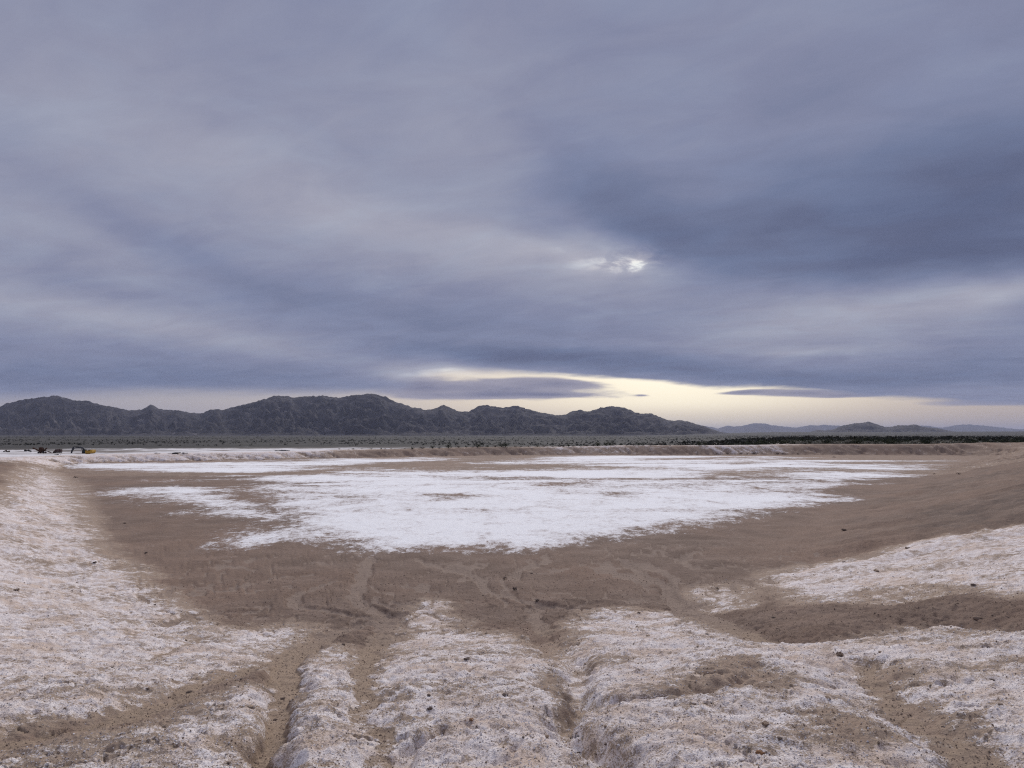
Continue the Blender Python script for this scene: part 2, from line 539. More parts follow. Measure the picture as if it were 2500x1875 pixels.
# brown bare ground inside the crust
BARE = [chaikin(HK(p), 1, True) for p in (
    [(1830, 1395), (1880, 1400), (1960, 1452), (2060, 1530), (2150, 1620), (2200, 1720), (2060, 1720), (2000, 1560), (1900, 1470)],
    [(1560, 1425), (1660, 1420), (1700, 1460), (1660, 1500), (1540, 1480), (1480, 1505), (1420, 1490)],
    [(0, 1560), (160, 1530), (300, 1545), (240, 1580), (60, 1600), (-80, 1610)],
    [(1850, 1270), (1990, 1262), (2090, 1272), (2220, 1282), (2300, 1300), (1980, 1318), (1850, 1312)],
    [(1680, 1530), (1780, 1520), (1830, 1570), (1760, 1610), (1660, 1590)],
    [(640, 1640), (740, 1612), (800, 1618), (720, 1650)])]


def ground_fields(X, Y):
    z, d, arc, w, h, t, out = base_z(X, Y, True)
    R = np.hypot(X, Y)
    n = X.size
    near = np.nonzero(R < 40)[0]
    x, y = X[near], Y[near]
    # bend the gullies with noise so that no edge is a drawn curve
    bx = x + 0.14 * fbm(x / 0.9, y / 0.9, 4, 51)
    by = y + 0.14 * fbm(x / 0.9, y / 0.9, 4, 77)
    bx = bx + 0.035 * fbm(x / 0.16, y / 0.16, 2, 53)
    by = by + 0.035 * fbm(x / 0.16, y / 0.16, 2, 57)
    carve = np.zeros(n); sand = np.zeros(n); gd = np.full(n, 9.0)
    cn = np.zeros(x.shape); sn = np.zeros(x.shape); dn = np.full(x.shape, 9.0)
    for P, w0, w1, dep, dep1, s, sd in GULLIES:
        dist, q = line_dist(bx, by, P)
        hw = w0 + (w1 - w0) * q
        e = np.maximum(dist - hw, 0)
        c = (dep + (dep1 - dep) * q) * np.exp(-(e / s) ** 1.15)
        cn = np.where(c > cn, c + 0.15 * cn, cn + 0.15 * c)
        sn = np.maximum(sn, sd * (1 - sstep(0.6, 1.5, dist / (hw + 0.03))))
        dn = np.minimum(dn, e)
    for P, tw in TRAILS:
        dist, q = line_dist(bx, by, P)
        k = 1 - sstep(0.55, 1.15, dist / (tw * 1.1))
        sn = np.maximum(sn, 0.85 * k)
        cn = cn + 0.055 * (1 - sstep(0.75, 1.15, dist / (tw * 1.1)))
    br = perlin(x / 1.5 + 0.9 * fbm(x / 1.6, y / 2.6, 3, 301), y / 4.2 + 0.5 * fbm(x / 2, y / 3, 2, 305), 309)
    br2 = perlin(x / 0.8 + 0.8 * fbm(x / 0.9, y / 1.6, 3, 311), y / 2.4, 319)
    dd = d[near]
    zone = sstep(-10, -6, dd) * (1 - sstep(1.5, 5, dd)) * (1 - sstep(28, 38, R[near]))
    kb = (1 - sstep(0.05, 0.13, np.abs(br))) + 0.7 * (1 - sstep(0.03, 0.09, np.abs(br2))) * sstep(-0.1, 0.3, fbm(x / 3, y / 4, 2, 323))
    kb = np.clip(kb, 0, 1) * zone
    sn = np.maximum(sn, 0.74 * kb)
    cn = cn + 0.038 * kb
    fade = 1 - sstep(30, 40, R[near])
    carve[near] = cn * fade; sand[near] = sn * fade; gd[near] = dn
    z = z - carve
    slope_m = sstep(0.3, 3.0, d)
    # soft mounds and lumps
    z = z + slope_m * (1 - out) * (0.09 * fbm(X / 3.1, Y / 3.1, 5, 5) * sstep(2, 12, R) * np.clip(w / 10, 0.3, 1))
    z = z + sstep(-2, 2, d) * (0.034 * fbm(X / 0.8, Y / 0.8, 4, 9)) * (1 - sstep(60, 120, R))
    z = z + 0.012 * fbm(X / 1.7, Y / 1.7, 3, 21) * (d < 0)
    nr = 1 - sstep(22, 45, R)
    z[near] += nr[near] * (0.026 * fbm(x / 0.15, y / 0.15, 3, 31) * (0.5 + 0.5 * sstep(0.2, 2.5, d[near])) * (1 - 0.7 * sn)
                           + 0.014 * np.abs(fbm(x / 0.05, y / 0.05, 2, 41)) * (1 - 0.6 * sn))
    # drying cracks and broken edges of the crust
    wxn, wyn = x + 0.10 * fbm(x / 0.25, y / 0.25, 3, 201), y + 0.10 * fbm(x / 0.25, y / 0.25, 3, 207)
    cr = sstep(0.955, 0.995, 1 - np.abs(perlin(wxn / 0.85, wyn / 0.42, 211))) * sstep(0.05, 0.45, fbm(x / 1.1, y / 0.8, 2, 215))
    pit = sstep(0.62, 0.95, perlin(x / 0.11, y / 0.09, 221)) * sstep(0.0, 0.5, fbm(x / 0.7, y / 0.7, 2, 225))
    crk = sstep(0.0, 2.0, d[near]) * (1 - sn) * (1 - sstep(14, 24, R[near]))
    z[near] -= crk * (0.055 * cr + 0.014 * pit)
    # little washed steps on the brown floor in front of the salt
    st = ridged(X / 2.4 + 0.5 * fbm(X / 3, Y / 3, 2, 71), Y / 2.0, 3, 61)
    z = z + 0.05 * (st - 1.0) * sstep(-9, -2, d) * (1 - sstep(0, 4, d)) * (1 - sstep(40, 60, R))
    # rills down the far banks
    far = sstep(80, 105, Y) * (t > 0) * (1 - out)
    rl = ridged((arc + 1.1 * d) / 2.2 + 0.4 * fbm(X / 6, Y / 6, 2, 3), d / 9, 3, 83)
    cut = sstep(1.05, 1.65, rl)
    z = z - far * np.sin(np.pi * np.clip(t * 0.9 + 0.1, 0, 1)) * (0.16 * (rl - 0.55) + 0.75 * cut * (0.5 + 0.5 * sstep(-0.3, 0.4, fbm(arc / 11, d * 0, 2, 4))))
    # rills down the long side slopes
    side = slope_m * (1 - out) * sstep(18, 30, R) * (1 - sstep(85, 105, Y))
    rs = ridged((arc + 0.5 * d) / 1.8 + 0.5 * fbm(X / 5, Y / 5, 2, 13), d / 7, 3, 93)
    z = z - 0.15 * side * (rs - 0.6)
    # plain beyond: low heaps
    pl = out * sstep(30, 60, R)
    tn = X / np.maximum(Y, 1)
    z = z + pl * (1 - sstep(400, 900, R)) * 0.16 * fbm(X / 9, Y / 5, 4, 101)
    z = z - 1.35 * np.exp(-(((X + 155.5) / 6.5) ** 2 + ((Y - 262) / 5.0) ** 2) ** 2)
    # ---- masks
    salt = np.full(n, -30.0)
    for P in (FLAT, LOBE, STRIP):
        salt = np.maximum(salt, -poly_sdf(X, Y, P)[0])
    for P in HOLES:
        s_, _ = poly_sdf(X, Y, P)
        salt = np.minimum(salt, s_ + 0.03 * R)
    salt = np.minimum(salt, 3.0 - 2.5 * np.maximum(d + 1.0, 0)) 
    salt = salt / (0.8 + 0.030 * R)                       # in units of a soft edge that grows with distance
    crust = np.full(n, -5.0)
    k = np.nonzero((R < 130) & (d > -12))[0]
    cx = X[k] + 0.35 * fbm(X[k] / 1.6, Y[k] / 1.6, 4, 151); cy = Y[k] + 0.35 * fbm(X[k] / 1.6, Y[k] / 1.6, 4, 177)
    cc = np.full(k.size, -5.0)
    for P in CRUST:
        cc = np.maximum(cc, -poly_sdf(cx, cy, P)[0])
    cc = cc + 0.10 + 0.10 * (1 - sstep(9, 16, R[k]))
    for P in BARE:
        cc = np.minimum(cc, np.maximum(poly_sdf(cx, cy, P)[0] * 1.4 + 0.10, 0.0))
    crust[k] = cc
    crust = np.clip(crust / (0.32 + 0.028 * R), -2, 0.80)
    # the far left bank carries white salt between its rills, with a little more near the middle right
    crust = crust - 1.6 * sstep(0.55, 0.95, t + 0.2 * fbm(X / 6, Y / 8, 3, 341)) * (X < -5) * sstep(14, 22, R) * (Y < 100)
    wl = far * ((1 - sstep(-46, -28, X)) + 0.55 * sstep(38, 48, X) * (1 - sstep(56, 68, X)) + 0.35 * sstep(2, 12, X) * (1 - sstep(24, 40, X)))
    wl = wl * sstep(0.12, 0.35, t)
    crust = np.where(Y > 78, np.maximum(np.clip(crust, -2, 3) * (X < -40) - 2 * (X >= -40), wl * (2.9 - 1.7 * rl) - 0.45 + 0.55 * (wl > 0) * sstep(0.8, 1.0, t)), crust)
    crust = np.clip(crust, -2, 1.3)
    # crest of the left far bank is white; the top of the long left bank is bare and grey brown
    white = pl * (1 - sstep(330, 440, R + 60 * fbm(X / 60, Y / 40, 3, 7))) * (1 - sstep(0.15, 0.34, tn + 0.06 * fbm(X / 50, Y / 20, 3, 8)))
    litter = sstep(0.02, 0.75, t + 0.25 * fbm(X / 7, Y / 9, 3, 333)) * (1 - out) * sstep(4, 14, np.abs(X)) * sstep(22, 34, R) * (1 - sstep(95, 120, Y)) * np.where(X > 0, 1.0, sstep(0.6, 0.95, t)) * np.clip(-crust * 2 + 0.2, 0, 1)
    return dict(litter=litter, z=z, d=d, arc=arc, t=t, out=out, salt=np.clip(salt - 1.2 * np.maximum(d - 0.4, 0), -3, 2.4), crust=crust, sand=sand, white=white, plain=pl)


def grid_axes():
    dense = np.radians(np.linspace(-41, 41, 940))
    side = np.radians(np.concatenate([np.linspace(41.6, 60, 26), np.linspace(63, 180, 30)]))
    ang = np.concatenate([-side[::-1][:-1] if False else -side[::-1], dense, side])
    r = [np.linspace(0.6, 3.4, 16, endpoint=False), np.geomspace(3.4, 20, 400, endpoint=False), np.geomspace(20, 95, 110, endpoint=False),
         np.geomspace(95, 195, 190, endpoint=False), np.geomspace(195, 480, 46, endpoint=False), np.geomspace(480, 9000, 46, endpoint=False),
         np.geomspace(9000, 52000, 14)]
    return ang, np.concatenate(r)


def mesh_from(name, co, faces, mat, smooth=True, attrs=None, normals=None):
    me = bpy.data.meshes.new(name)
    faces = np.asarray(faces, dtype=np.int32)
    k = faces.shape[1]
    me.vertices.add(len(co))
    me.vertices.foreach_set('co', np.asarray(co, dtype=np.float32).ravel())
    me.loops.add(faces.size)
    me.loops.foreach_set('vertex_index', faces.ravel())
    me.polygons.add(len(faces))
    me.polygons.foreach_set('loop_start', np.arange(0, faces.size, k, dtype=np.int32))
    me.polygons.foreach_set('use_smooth', np.full(len(faces), smooth))
    for an, av in (attrs or {}).items():
        a = me.attributes.new(an, 'FLOAT', 'POINT')
        a.data.foreach_set('value', np.asarray(av, dtype=np.float32))
    me.update(calc_edges=True)
    me.materials.append(mat)
    if normals is not None:
        me.normals_split_custom_set_from_vertices(normals.astype(np.float32))
    ob = bpy.data.objects.new(name, me)
    COL.objects.link(ob)
    return ob


def new_mat(name):
    m = bpy.data.materials.new(name)
    m.use_nodes = True
    t = NT(m.node_tree)
    b = next(n for n in t.n if n.type == 'BSDF_PRINCIPLED')
    b.inputs['Roughness'].default_value = 0.95
    b.inputs['Specular IOR Level'].default_value = 0.12
    return m, t, b


def attr(t, name):
    n = t.n.new('ShaderNodeAttribute')
    n.attribute_name = name
    return n.outputs['Fac']


def pos(t):
    return t.n.new('ShaderNodeNewGeometry').outputs['Position']


# ------------------------------------------------------------------ ground material
def ground_material():
    m, t, b = new_mat('salt_and_soil')
    p = pos(t)
    px_, py_, pz_ = t.sep(p)
    dist = t.vm('LENGTH', t.vm('MULTIPLY', p, (1, 1, 0)))
    n04 = t.noise(p, 0.12, 5, 0.6)
    n1 = t.noise(p, 0.7, 6, 0.62)
    n6 = t.noise(p, 5.0, 6, 0.65)
    n30 = t.noise(p, 26.0, 5, 0.7)
    n90 = t.noise(p, 85.0, 4, 0.75)
    flat = t.vm('MULTIPLY', p, (1.0, 1.0, 0.3))
    # bare soil
    soil = t.mix(t.ss(n1, 0.35, 0.68), (0.178, 0.124, 0.094), (0.242, 0.174, 0.135))
    soil = t.mix(t.m('MULTIPLY', t.ss(n04, 0.4, 0.65), 0.6), soil, (0.275, 0.182, 0.132))
    soil = t.mix(t.m('MULTIPLY', t.ss(n6, 0.52, 0.72), 0.45), soil, (0.12, 0.085, 0.068))
    soil = t.mix(t.ss(n30, 0.54, 0.70, 0.0, 0.75), soil, (0.105, 0.074, 0.06))
    soil = t.mix(t.ss(n90, 0.56, 0.70, 0.0, 0.65), soil, (0.42, 0.34, 0.285))
    soil = t.mix(t.ss(t.noise(p, 11.0, 5, 0.7), 0.60, 0.70, 0.0, 0.8), soil, (0.085, 0.062, 0.052))
    lit = t.m('ADD', t.m('MULTIPLY', attr(t, 'litter'), 0.75), t.m('MULTIPLY', t.m('SUBTRACT', t.noise(t.vm('MULTIPLY', p, (1.0, 0.6, 1.0)), 1.6, 7, 0.72), 0.5), 2.2))
    soil = t.mix(t.m('MULTIPLY', t.ss(lit, 0.30, 1.1, 0.0, 0.75), t.ss(attr(t, 'litter'), 0.0, 0.6)), soil, t.mix(n30, (0.075, 0.057, 0.048), (0.145, 0.110, 0.092)))
    # sand in the wash trails
    sandc = t.mix(t.ss(n30, 0.3, 0.7), (0.27, 0.195, 0.14), (0.38, 0.285, 0.205))
    sandc = t.mix(t.ss(dist, 13.0, 18.0), sandc, t.mix(n30, (0.245, 0.18, 0.140), (0.31, 0.235, 0.186)))
    soil = t.mix(t.m('MULTIPLY', t.ss(attr(t, 'crust'), -0.75, 0.05), t.ss(n6, 0.3, 0.7, 0.5, 0.95)), soil, (0.43, 0.325, 0.245))
    col = t.mix(t.ss(t.m('ADD', attr(t, 'sand'), t.m('MULTIPLY', t.m('SUBTRACT', n6, 0.5), 0.9)), 0.42, 0.70, 0.0, 0.92), soil, sandc)
    # crust: white grains over brown ground
    c = attr(t, 'crust')
    cov = t.m('ADD', c, t.m('MULTIPLY', t.m('SUBTRACT', n1, 0.5), 3.4))
    cov = t.m('ADD', cov, t.m('MULTIPLY', t.m('SUBTRACT', n6, 0.5), 3.4))
    cov = t.m('SUBTRACT', cov, t.m('MULTIPLY', t.ss(attr(t, 'sand'), 0.3, 0.95), 1.0))
    covm = t.ss(cov, -0.75, 1.5)
    grain = t.voro(p, 62.0, 'F1', 'Distance')
    grain2 = t.voro(p, 150.0, 'F1', 'Distance')
    gmix = t.m('ADD', t.m('MULTIPLY', n30, 0.8), t.m('MULTIPLY', n90, 0.7))
    gmix = t.m('SUBTRACT', gmix, t.m('MULTIPLY', grain, 0.30))
    thr = t.m('SUBTRACT', 0.90, t.m('MULTIPLY', covm, 0.52))
    whitem = t.ss(gmix, t.m('SUBTRACT', thr, 0.12), t.m('ADD', thr, 0.14))
    whitem = t.m('MULTIPLY', whitem, t.ss(covm, 0.04, 0.40))
    crustc = t.mix(t.ss(n6, 0.32, 0.7), (0.72, 0.62, 0.575), (0.90, 0.83, 0.80))
    crustc = t.mix(t.ss(t.noise(p, 1.3, 5, 0.65, 0.6), 0.46, 0.64, 0.0, 0.72), crustc, (0.62, 0.47, 0.36))
    crustc = t.mix(t.ss(n90, 0.34, 0.48, 0.42, 0.0), crustc, (0.27, 0.215, 0.19))
    under = t.mix(t.ss(n30, 0.36, 0.66), (0.42, 0.325, 0.245), (0.25, 0.19, 0.15))
    under = t.mix(t.ss(n1, 0.3, 0.7, 0.0, 0.5), under, (0.33, 0.235, 0.16))
    body = t.mix(whitem, under, crustc)
    col = t.mix(t.ss(covm, 0.02, 0.40), col, body)
    # salt flat
    s = attr(t, 'salt')
    ns = t.noise(t.vm('MULTIPLY', p, (1.35, 0.9, 0.3)), 0.30, 9, 0.70, 0.7)
    ns2 = t.noise(t.vm('MULTIPLY', p, (1.4, 0.8, 0.3)), 1.9, 7, 0.72, 0.4)
    ns3 = t.noise(flat, 12.0, 4, 0.72)
    nsb = t.noise(t.vm('MULTIPLY', p, (0.4, 1.0, 0.3)), 0.055, 7, 0.62, 0.6)
    sv = t.m('ADD', t.m('MULTIPLY', s, 0.62), t.m('MULTIPLY', t.m('SUBTRACT', ns, 0.5), 3.4))
    sv = t.m('ADD', sv, t.m('MULTIPLY', t.m('SUBTRACT', ns2, 0.5), 3.0))
    sv = t.m('ADD', sv, t.m('MULTIPLY', t.m('SUBTRACT', ns3, 0.5), 2.4))
    sv = t.m('ADD', sv, t.m('MULTIPLY', t.m('SUBTRACT', nsb, 0.495), t.ss(dist, 26.0, 80.0, 1.5, 8.0)))
    sm = t.ss(sv, -0.12, 0.42)
    saltc = t.mix(t.ss(sv, 0.1, 1.1), (0.66, 0.61, 0.59), (0.91, 0.90, 0.895))
    saltc = t.mix(t.ss(ns2, 0.60, 0.72, 0.0, 0.30), saltc, (0.56, 0.50, 0.475))
    saltc = t.mix(t.ss(ns3, 0.61, 0.72, 0.0, 0.50), saltc, (0.40, 0.34, 0.315))
    col = t.mix(sm, col, saltc)
    # plain beyond the banks: grey desert pavement and salt pan
    pl = attr(t, 'plain')
    nf = t.noise(t.vm('MULTIPLY', p, (0.5, 1.6, 0.0)), 0.03, 7, 0.65)
    nff = t.noise(t.vm('MULTIPLY', p, (1.0, 1.6, 0.0)), 0.0016, 8, 0.68)
    plc = t.mix(t.ss(nff, 0.36, 0.66), (0.045, 0.043, 0.040), (0.078, 0.073, 0.067))
    plc = t.mix(t.ss(nf, 0.5, 0.75, 0.0, 0.4), plc, (0.12, 0.112, 0.10))
    wv = t.m('ADD', attr(t, 'white'), t.m('MULTIPLY', t.m('SUBTRACT', nf, 0.56), 3.2))
    wv = t.m('ADD', wv, t.m('MULTIPLY', t.m('SUBTRACT', t.noise(t.vm('MULTIPLY', p, (1.0, 2.2, 0.0)), 0.16, 5, 0.7), 0.5), 0.6))
    plw = t.mix(t.ss(wv, 0.38, 0.8), t.mix(t.ss(dist, 300.0, 460.0), (0.24, 0.205, 0.18), plc), (0.74, 0.71, 0.70))
    col = t.mix(t.ss(pl, 0.2, 0.8), col, plw)
    t.l.new(col, b.inputs['Base Color'])
    # relief
    hgt = t.m('ADD', t.m('MULTIPLY', n30, 0.5), t.m('MULTIPLY', n90, 0.28))
    hgt = t.m('ADD', hgt, t.m('MULTIPLY', t.m('MULTIPLY', t.m('SUBTRACT', 0.8, grain), 0.22), covm))
    hgt = t.m('SUBTRACT', hgt, t.m('MULTIPLY', t.m('MULTIPLY', grain2, 0.10), covm))
    hn = t.bump(hgt, 0.85, 0.04)
    hn = t.bump(t.m('ADD', t.m('MULTIPLY', n6, 1.0), t.m('MULTIPLY', sm, 0.05)), 0.55, 0.10, hn)
    t.l.new(hn, b.inputs['Normal'])
    return m


GROUND_MAT = ground_material()


def build_ground():
    ang, r = grid_axes()
    nA, nR = len(ang), len(r)
    A, Rr = np.meshgrid(ang, r, indexing='ij')
    X, Y = (np.sin(A) * Rr).ravel(), (np.cos(A) * Rr).ravel()
    f = ground_fields(X, Y)
    Z = f['z']
    co = np.stack([X, Y, Z], 1)
    i = np.arange(nA); j = np.arange(nR - 1)
    I, J = np.meshgrid(i, j, indexing='ij')
    I2 = (I + 1) % nA
    a, bb, c, dd = I * nR + J, I * nR + J + 1, I2 * nR + J + 1, I2 * nR + J
    F4 = np.stack([a.ravel(), bb.ravel(), c.ravel(), dd.ravel()], 1)
    # smooth vertex normals of the whole sheet, shared by its three pieces
    fn = np.cross(co[F4[:, 2]] - co[F4[:, 0]], co[F4[:, 3]] - co[F4[:, 1]])
    sgn = np.sign(fn[:, 2:3]); 
    if np.median(sgn) < 0:
        F4 = F4[:, ::-1]; fn = -fn
    vn = np.zeros_like(co)
    for q in range(4):
        for ax in range(3):
            vn[:, ax] += np.bincount(F4[:, q], fn[:, ax], minlength=len(co))
    vn /= np.maximum(np.linalg.norm(vn, axis=1, keepdims=True), 1e-12)
    # hub cap under the camera's feet
    hub = len(co)
    r0 = np.arange(nA) * nR
    co = np.vstack([co, [[0, 0, float(Z[r0].mean())]]])
    vn = np.vstack([vn, [[0, 0, 1]]])
    for k_ in ('salt', 'crust', 'sand', 'white', 'plain', 'litter', 'd'):
        f[k_] = np.append(f[k_], f[k_][r0].mean())
    T3 = np.stack([np.full(nA, hub), (r0[(np.arange(nA) + 1) % nA]), r0], 1)
    sal = f['salt'][F4].mean(1) > 0.15
    pla = f['plain'][F4].mean(1) > 0.5
    groups = [('ground', ~sal & ~pla), ('salt_flat', sal & ~pla), ('desert_plain', pla)]
    for nm, msk in groups:
        faces = F4[msk]
        used, inv = np.unique(faces, return_inverse=True)
        at = {k_: f[k_][used] for k_ in ('salt', 'crust', 'sand', 'white', 'plain', 'litter')}
        ob = mesh_from(nm, co[used], inv.reshape(faces.shape), GROUND_MAT, True, at, vn[used])
        ob['kind'] = 'structure'
    return co, F4, f


ground_co, ground_faces, ground_f = build_ground()


def ground_z(x, y):
    return float(ground_fields(np.array([float(x)]), np.array([float(y)]))['z'][0])


def ground_zs(xs, ys):
    return ground_fields(np.asarray(xs, float), np.asarray(ys, float))['z']


# ------------------------------------------------------------------ mountains
def mountain_material(name, lo, hi, scar, sc):
    m, t, b = new_mat(name)
    p = pos(t)
    n1 = t.noise(p, 0.0016 * sc, 8, 0.65)
    n2 = t.noise(t.vm('MULTIPLY', p, (1, 1, 0.6)), 0.008 * sc, 7, 0.7, 0.6)
    n3 = t.noise(p, 0.03 * sc, 5, 0.7)
    col = t.mix(t.ss(n1, 0.35, 0.65), lo, hi)
    col = t.mix(t.ss(n2, 0.58, 0.70, 0, 0.6), col, scar)
    col = t.mix(t.ss(n3, 0.5, 0.7, 0, 0.5), col, tuple(c * 0.55 for c in lo))
    t.l.new(col, b.inputs['Base Color'])
    t.l.new(t.bump(t.m('ADD', n2, t.m('MULTIPLY', n3, 0.3)), 0.40, 30.0 / sc), b.inputs['Normal'])
    return m


def mountain_range(name, sil, D0, W, foot, mat, cols, rows, seed, jag, ns, spur=0.5, p=1.25):
    """sil: skyline points of the photograph; D0: distance of the crest; W: depth of the slope in front; foot: ground level there"""
    sx = np.array([(a - 1250) / F / (math.cos(PITCH) + math.sin(PITCH) * (b - 937.5) / F) for a, b in sil])
    sz = np.array([4.5 + D0 * (ray(a, b)[2] / ray(a, b)[1]) for a, b in sil])
    tt = np.linspace(sx[0], sx[-1], cols)
    zc = np.interp(tt, sx, sz)
    k = np.array([.2, .6, .2])
    zc = np.convolve(np.pad(zc, 1, mode='edge'), k, 'valid')
    s = np.concatenate([np.linspace(0, 1, rows), 1 + np.linspace(0.06, 0.7, 12)])
    T, S = np.meshgrid(tt, s, indexing='ij')
    Zc = np.repeat(zc[:, None], len(s), 1)
    endf = np.clip(np.minimum((T - tt[0]), (tt[-1] - T)) / (0.04 * (tt[-1] - tt[0])), 0, 1)
    dep = D0 - W * (1 - S)
    Yw = dep + 0.10 * W * fbm(T * D0 / (ns * 3), T * 0, 3, seed)
    X = T * Yw
    Zc = 4.5 + (Zc - 4.5) * (1 + (Yw - dep) / D0)
    rel = np.maximum(Zc - foot, 1.0)
    Sf = np.clip(S, 0, 1)
    up = Sf ** p
    back = np.clip(1 - (S - 1) / 0.7, 0, 1)
    up = np.where(S > 1, back ** 1.3, up)
    n1 = ridged(X / ns + 0.5 * fbm(X / ns, Yw / ns, 2, seed + 9), Yw / (ns * 1.5), 6, seed + 1, 0.52)
    n2 = fbm(X / (ns * 0.16), Yw / (ns * 0.16), 4, seed + 2)
    bump = spur * (np.minimum(n1, 1.8) - 1.75) * np.sin(np.pi * np.clip(Sf, 0, 1)) ** 0.8 * rel * 0.42 + (0.012 * n2 + 0.13 * (np.minimum(ridged(X / (ns * .33), Yw / (ns * .6), 4, seed + 31), 1.7) - 1.6)) * rel * np.sin(np.pi * Sf * 0.97)
    Zz = foot + rel * up + bump
    # small crags along the skyline
    Zz += jag * np.exp(-((S - 1) / 0.06) ** 2) * fbm(X / (ns * 0.11), X * 0 + 3, 3, seed + 5)
    Zz = np.where(S <= 0.001, foot - 8, np.maximum(Zz, foot - 5))
    nA, nS = T.shape
    co = np.stack([X.ravel(), Yw.ravel(), Zz.ravel()], 1)
    I, J = np.meshgrid(np.arange(nA - 1), np.arange(nS - 1), indexing='ij')
    a = I * nS + J
    F4 = np.stack([a.ravel(), (a + nS).ravel(), (a + nS + 1).ravel(), (a + 1).ravel()], 1)
    ob = mesh_from(name, co, F4, mat, True)
    ob['kind'] = 'structure'
    return ob


MAIN = [(-1500, 1030), (-1100, 1000), (-800, 1010), (-500, 985), (-250, 1000), (-90, 1000), (0, 992), (15, 984), (38, 979), (68, 973), (101, 969), (114, 967), (131, 965), (146, 966), (178, 977), (213, 978),
        (243, 986), (281, 994), (317, 1002), (346, 999), (356, 994), (369, 986), (378, 991), (387, 998), (429, 1001), (488, 1010), (513, 1000), (532, 998), (541, 1001), (570, 993), (623, 981),
        (650, 972), (670, 965), (695, 966), (718, 970), (744, 967), (770, 966), (786, 964), (816, 969), (833, 970), (858, 964), (885, 963), (902, 959), (918, 962), (944, 969), (971, 982), (1002, 992),
        (1041, 1000), (1064, 997), (1075, 991), (1083, 987), (1095, 992), (1119, 1004), (1146, 1004), (1169, 990), (1189, 988), (1212, 993), (1239, 994), (1259, 989), (1286, 997), (1317, 1006),
        (1348, 1011), (1360, 1014), (1383, 1011), (1395, 1003), (1418, 1000), (1438, 1004), (1469, 994), (1500, 991), (1523, 994), (1558, 1009), (1591, 1009), (1628, 1025), (1645, 1027),
        (1663, 1025), (1691, 1032), (1718, 1040), (1753, 1053), (1790, 1059), (1830, 1063)]
HILL = [(1900, 1063), (1960, 1059), (1998, 1049), (2015, 1051), (2033, 1049), (2052, 1040), (2087, 1033), (2105, 1032), (2120, 1029), (2142, 1036), (2161, 1042), (2175, 1042), (2192, 1038), (2215, 1038), (2235, 1036),
        (2254, 1042), (2293, 1046), (2316, 1051), (2340, 1055), (2420, 1061)]
BLUE = [(1600, 1058), (1690, 1046), (1724, 1040), (1740, 1043), (1753, 1046), (1765, 1042), (1776, 1039), (1790, 1041), (1811, 1040), (1826, 1036), (1840, 1033), (1869, 1034), (1885, 1038), (1904, 1040), (1925, 1042), (1943, 1044),
        (1960, 1041), (1978, 1038), (1995, 1039), (2009, 1037), (2048, 1039), (2080, 1044), (2130, 1046), (2177, 1042), (2205, 1041), (2262, 1039), (2280, 1042), (2301, 1044), (2320, 1040), (2340, 1037), (2371, 1036),
        (2390, 1038), (2414, 1040), (2430, 1042), (2449, 1044), (2475, 1047), (2500, 1048), (2600, 1044), (2750, 1040), (2900, 1048), (3200, 1050), (3600, 1058)]

mountain_range('mountain_range', MAIN, 8000.0, 2600.0, 6.0,
               mountain_material('dark_rock', (0.022, 0.019, 0.023), (0.050, 0.044, 0.047), (0.21, 0.19, 0.188), 1.0), 1250, 110, 300, 8.0, 400.0, 0.78, 0.95)
mountain_range('rocky_hill', HILL, 9500.0, 1300.0, 24.0,
               mountain_material('hill_rock', (0.04, 0.036, 0.036), (0.085, 0.075, 0.07), (0.27, 0.24, 0.21), 1.3), 320, 50, 400, 5.0, 240.0, 0.55, 1.0)
mountain_range('distant_mountain_range', BLUE, 30000.0, 5000.0, 60.0,
               mountain_material('distant_rock', (0.05, 0.045, 0.045), (0.07, 0.064, 0.062), (0.1, 0.09, 0.085), 0.3), 1000, 20, 500, 16.0, 1500.0, 0.4, 1.0)


# ------------------------------------------------------------------ shrubs
def simple_mat(name, c0, c1, scale=3.0, rough=0.9, metal=0.0):
    m, t, b = new_mat(name)
    tc = t.n.new('ShaderNodeTexCoord').outputs['Object']
    oi = t.n.new('ShaderNodeObjectInfo').outputs['Random']
    n = t.noise(t.vm('ADD', tc, t.comb(t.m('MULTIPLY', oi, 37.0), 0.0, 0.0)), scale, 5, 0.6)
    col = t.mix(t.ss(n, 0.3, 0.7), c0, c1)
    t.l.new(col, b.inputs['Base Color'])
    b.inputs['Roughness'].default_value = rough
    b.inputs['Metallic'].default_value = metal
    return m


M_LEAF = simple_mat('creosote_leaf', (0.028, 0.034, 0.018), (0.06, 0.066, 0.034), 2.0)
M_DRY = simple_mat('dry_brush', (0.19, 0.18, 0.14), (0.32, 0.30, 0.235), 2.0)
M_DEAD = simple_mat('dead_twigs', (0.045, 0.034, 0.028), (0.10, 0.075, 0.06), 3.0)


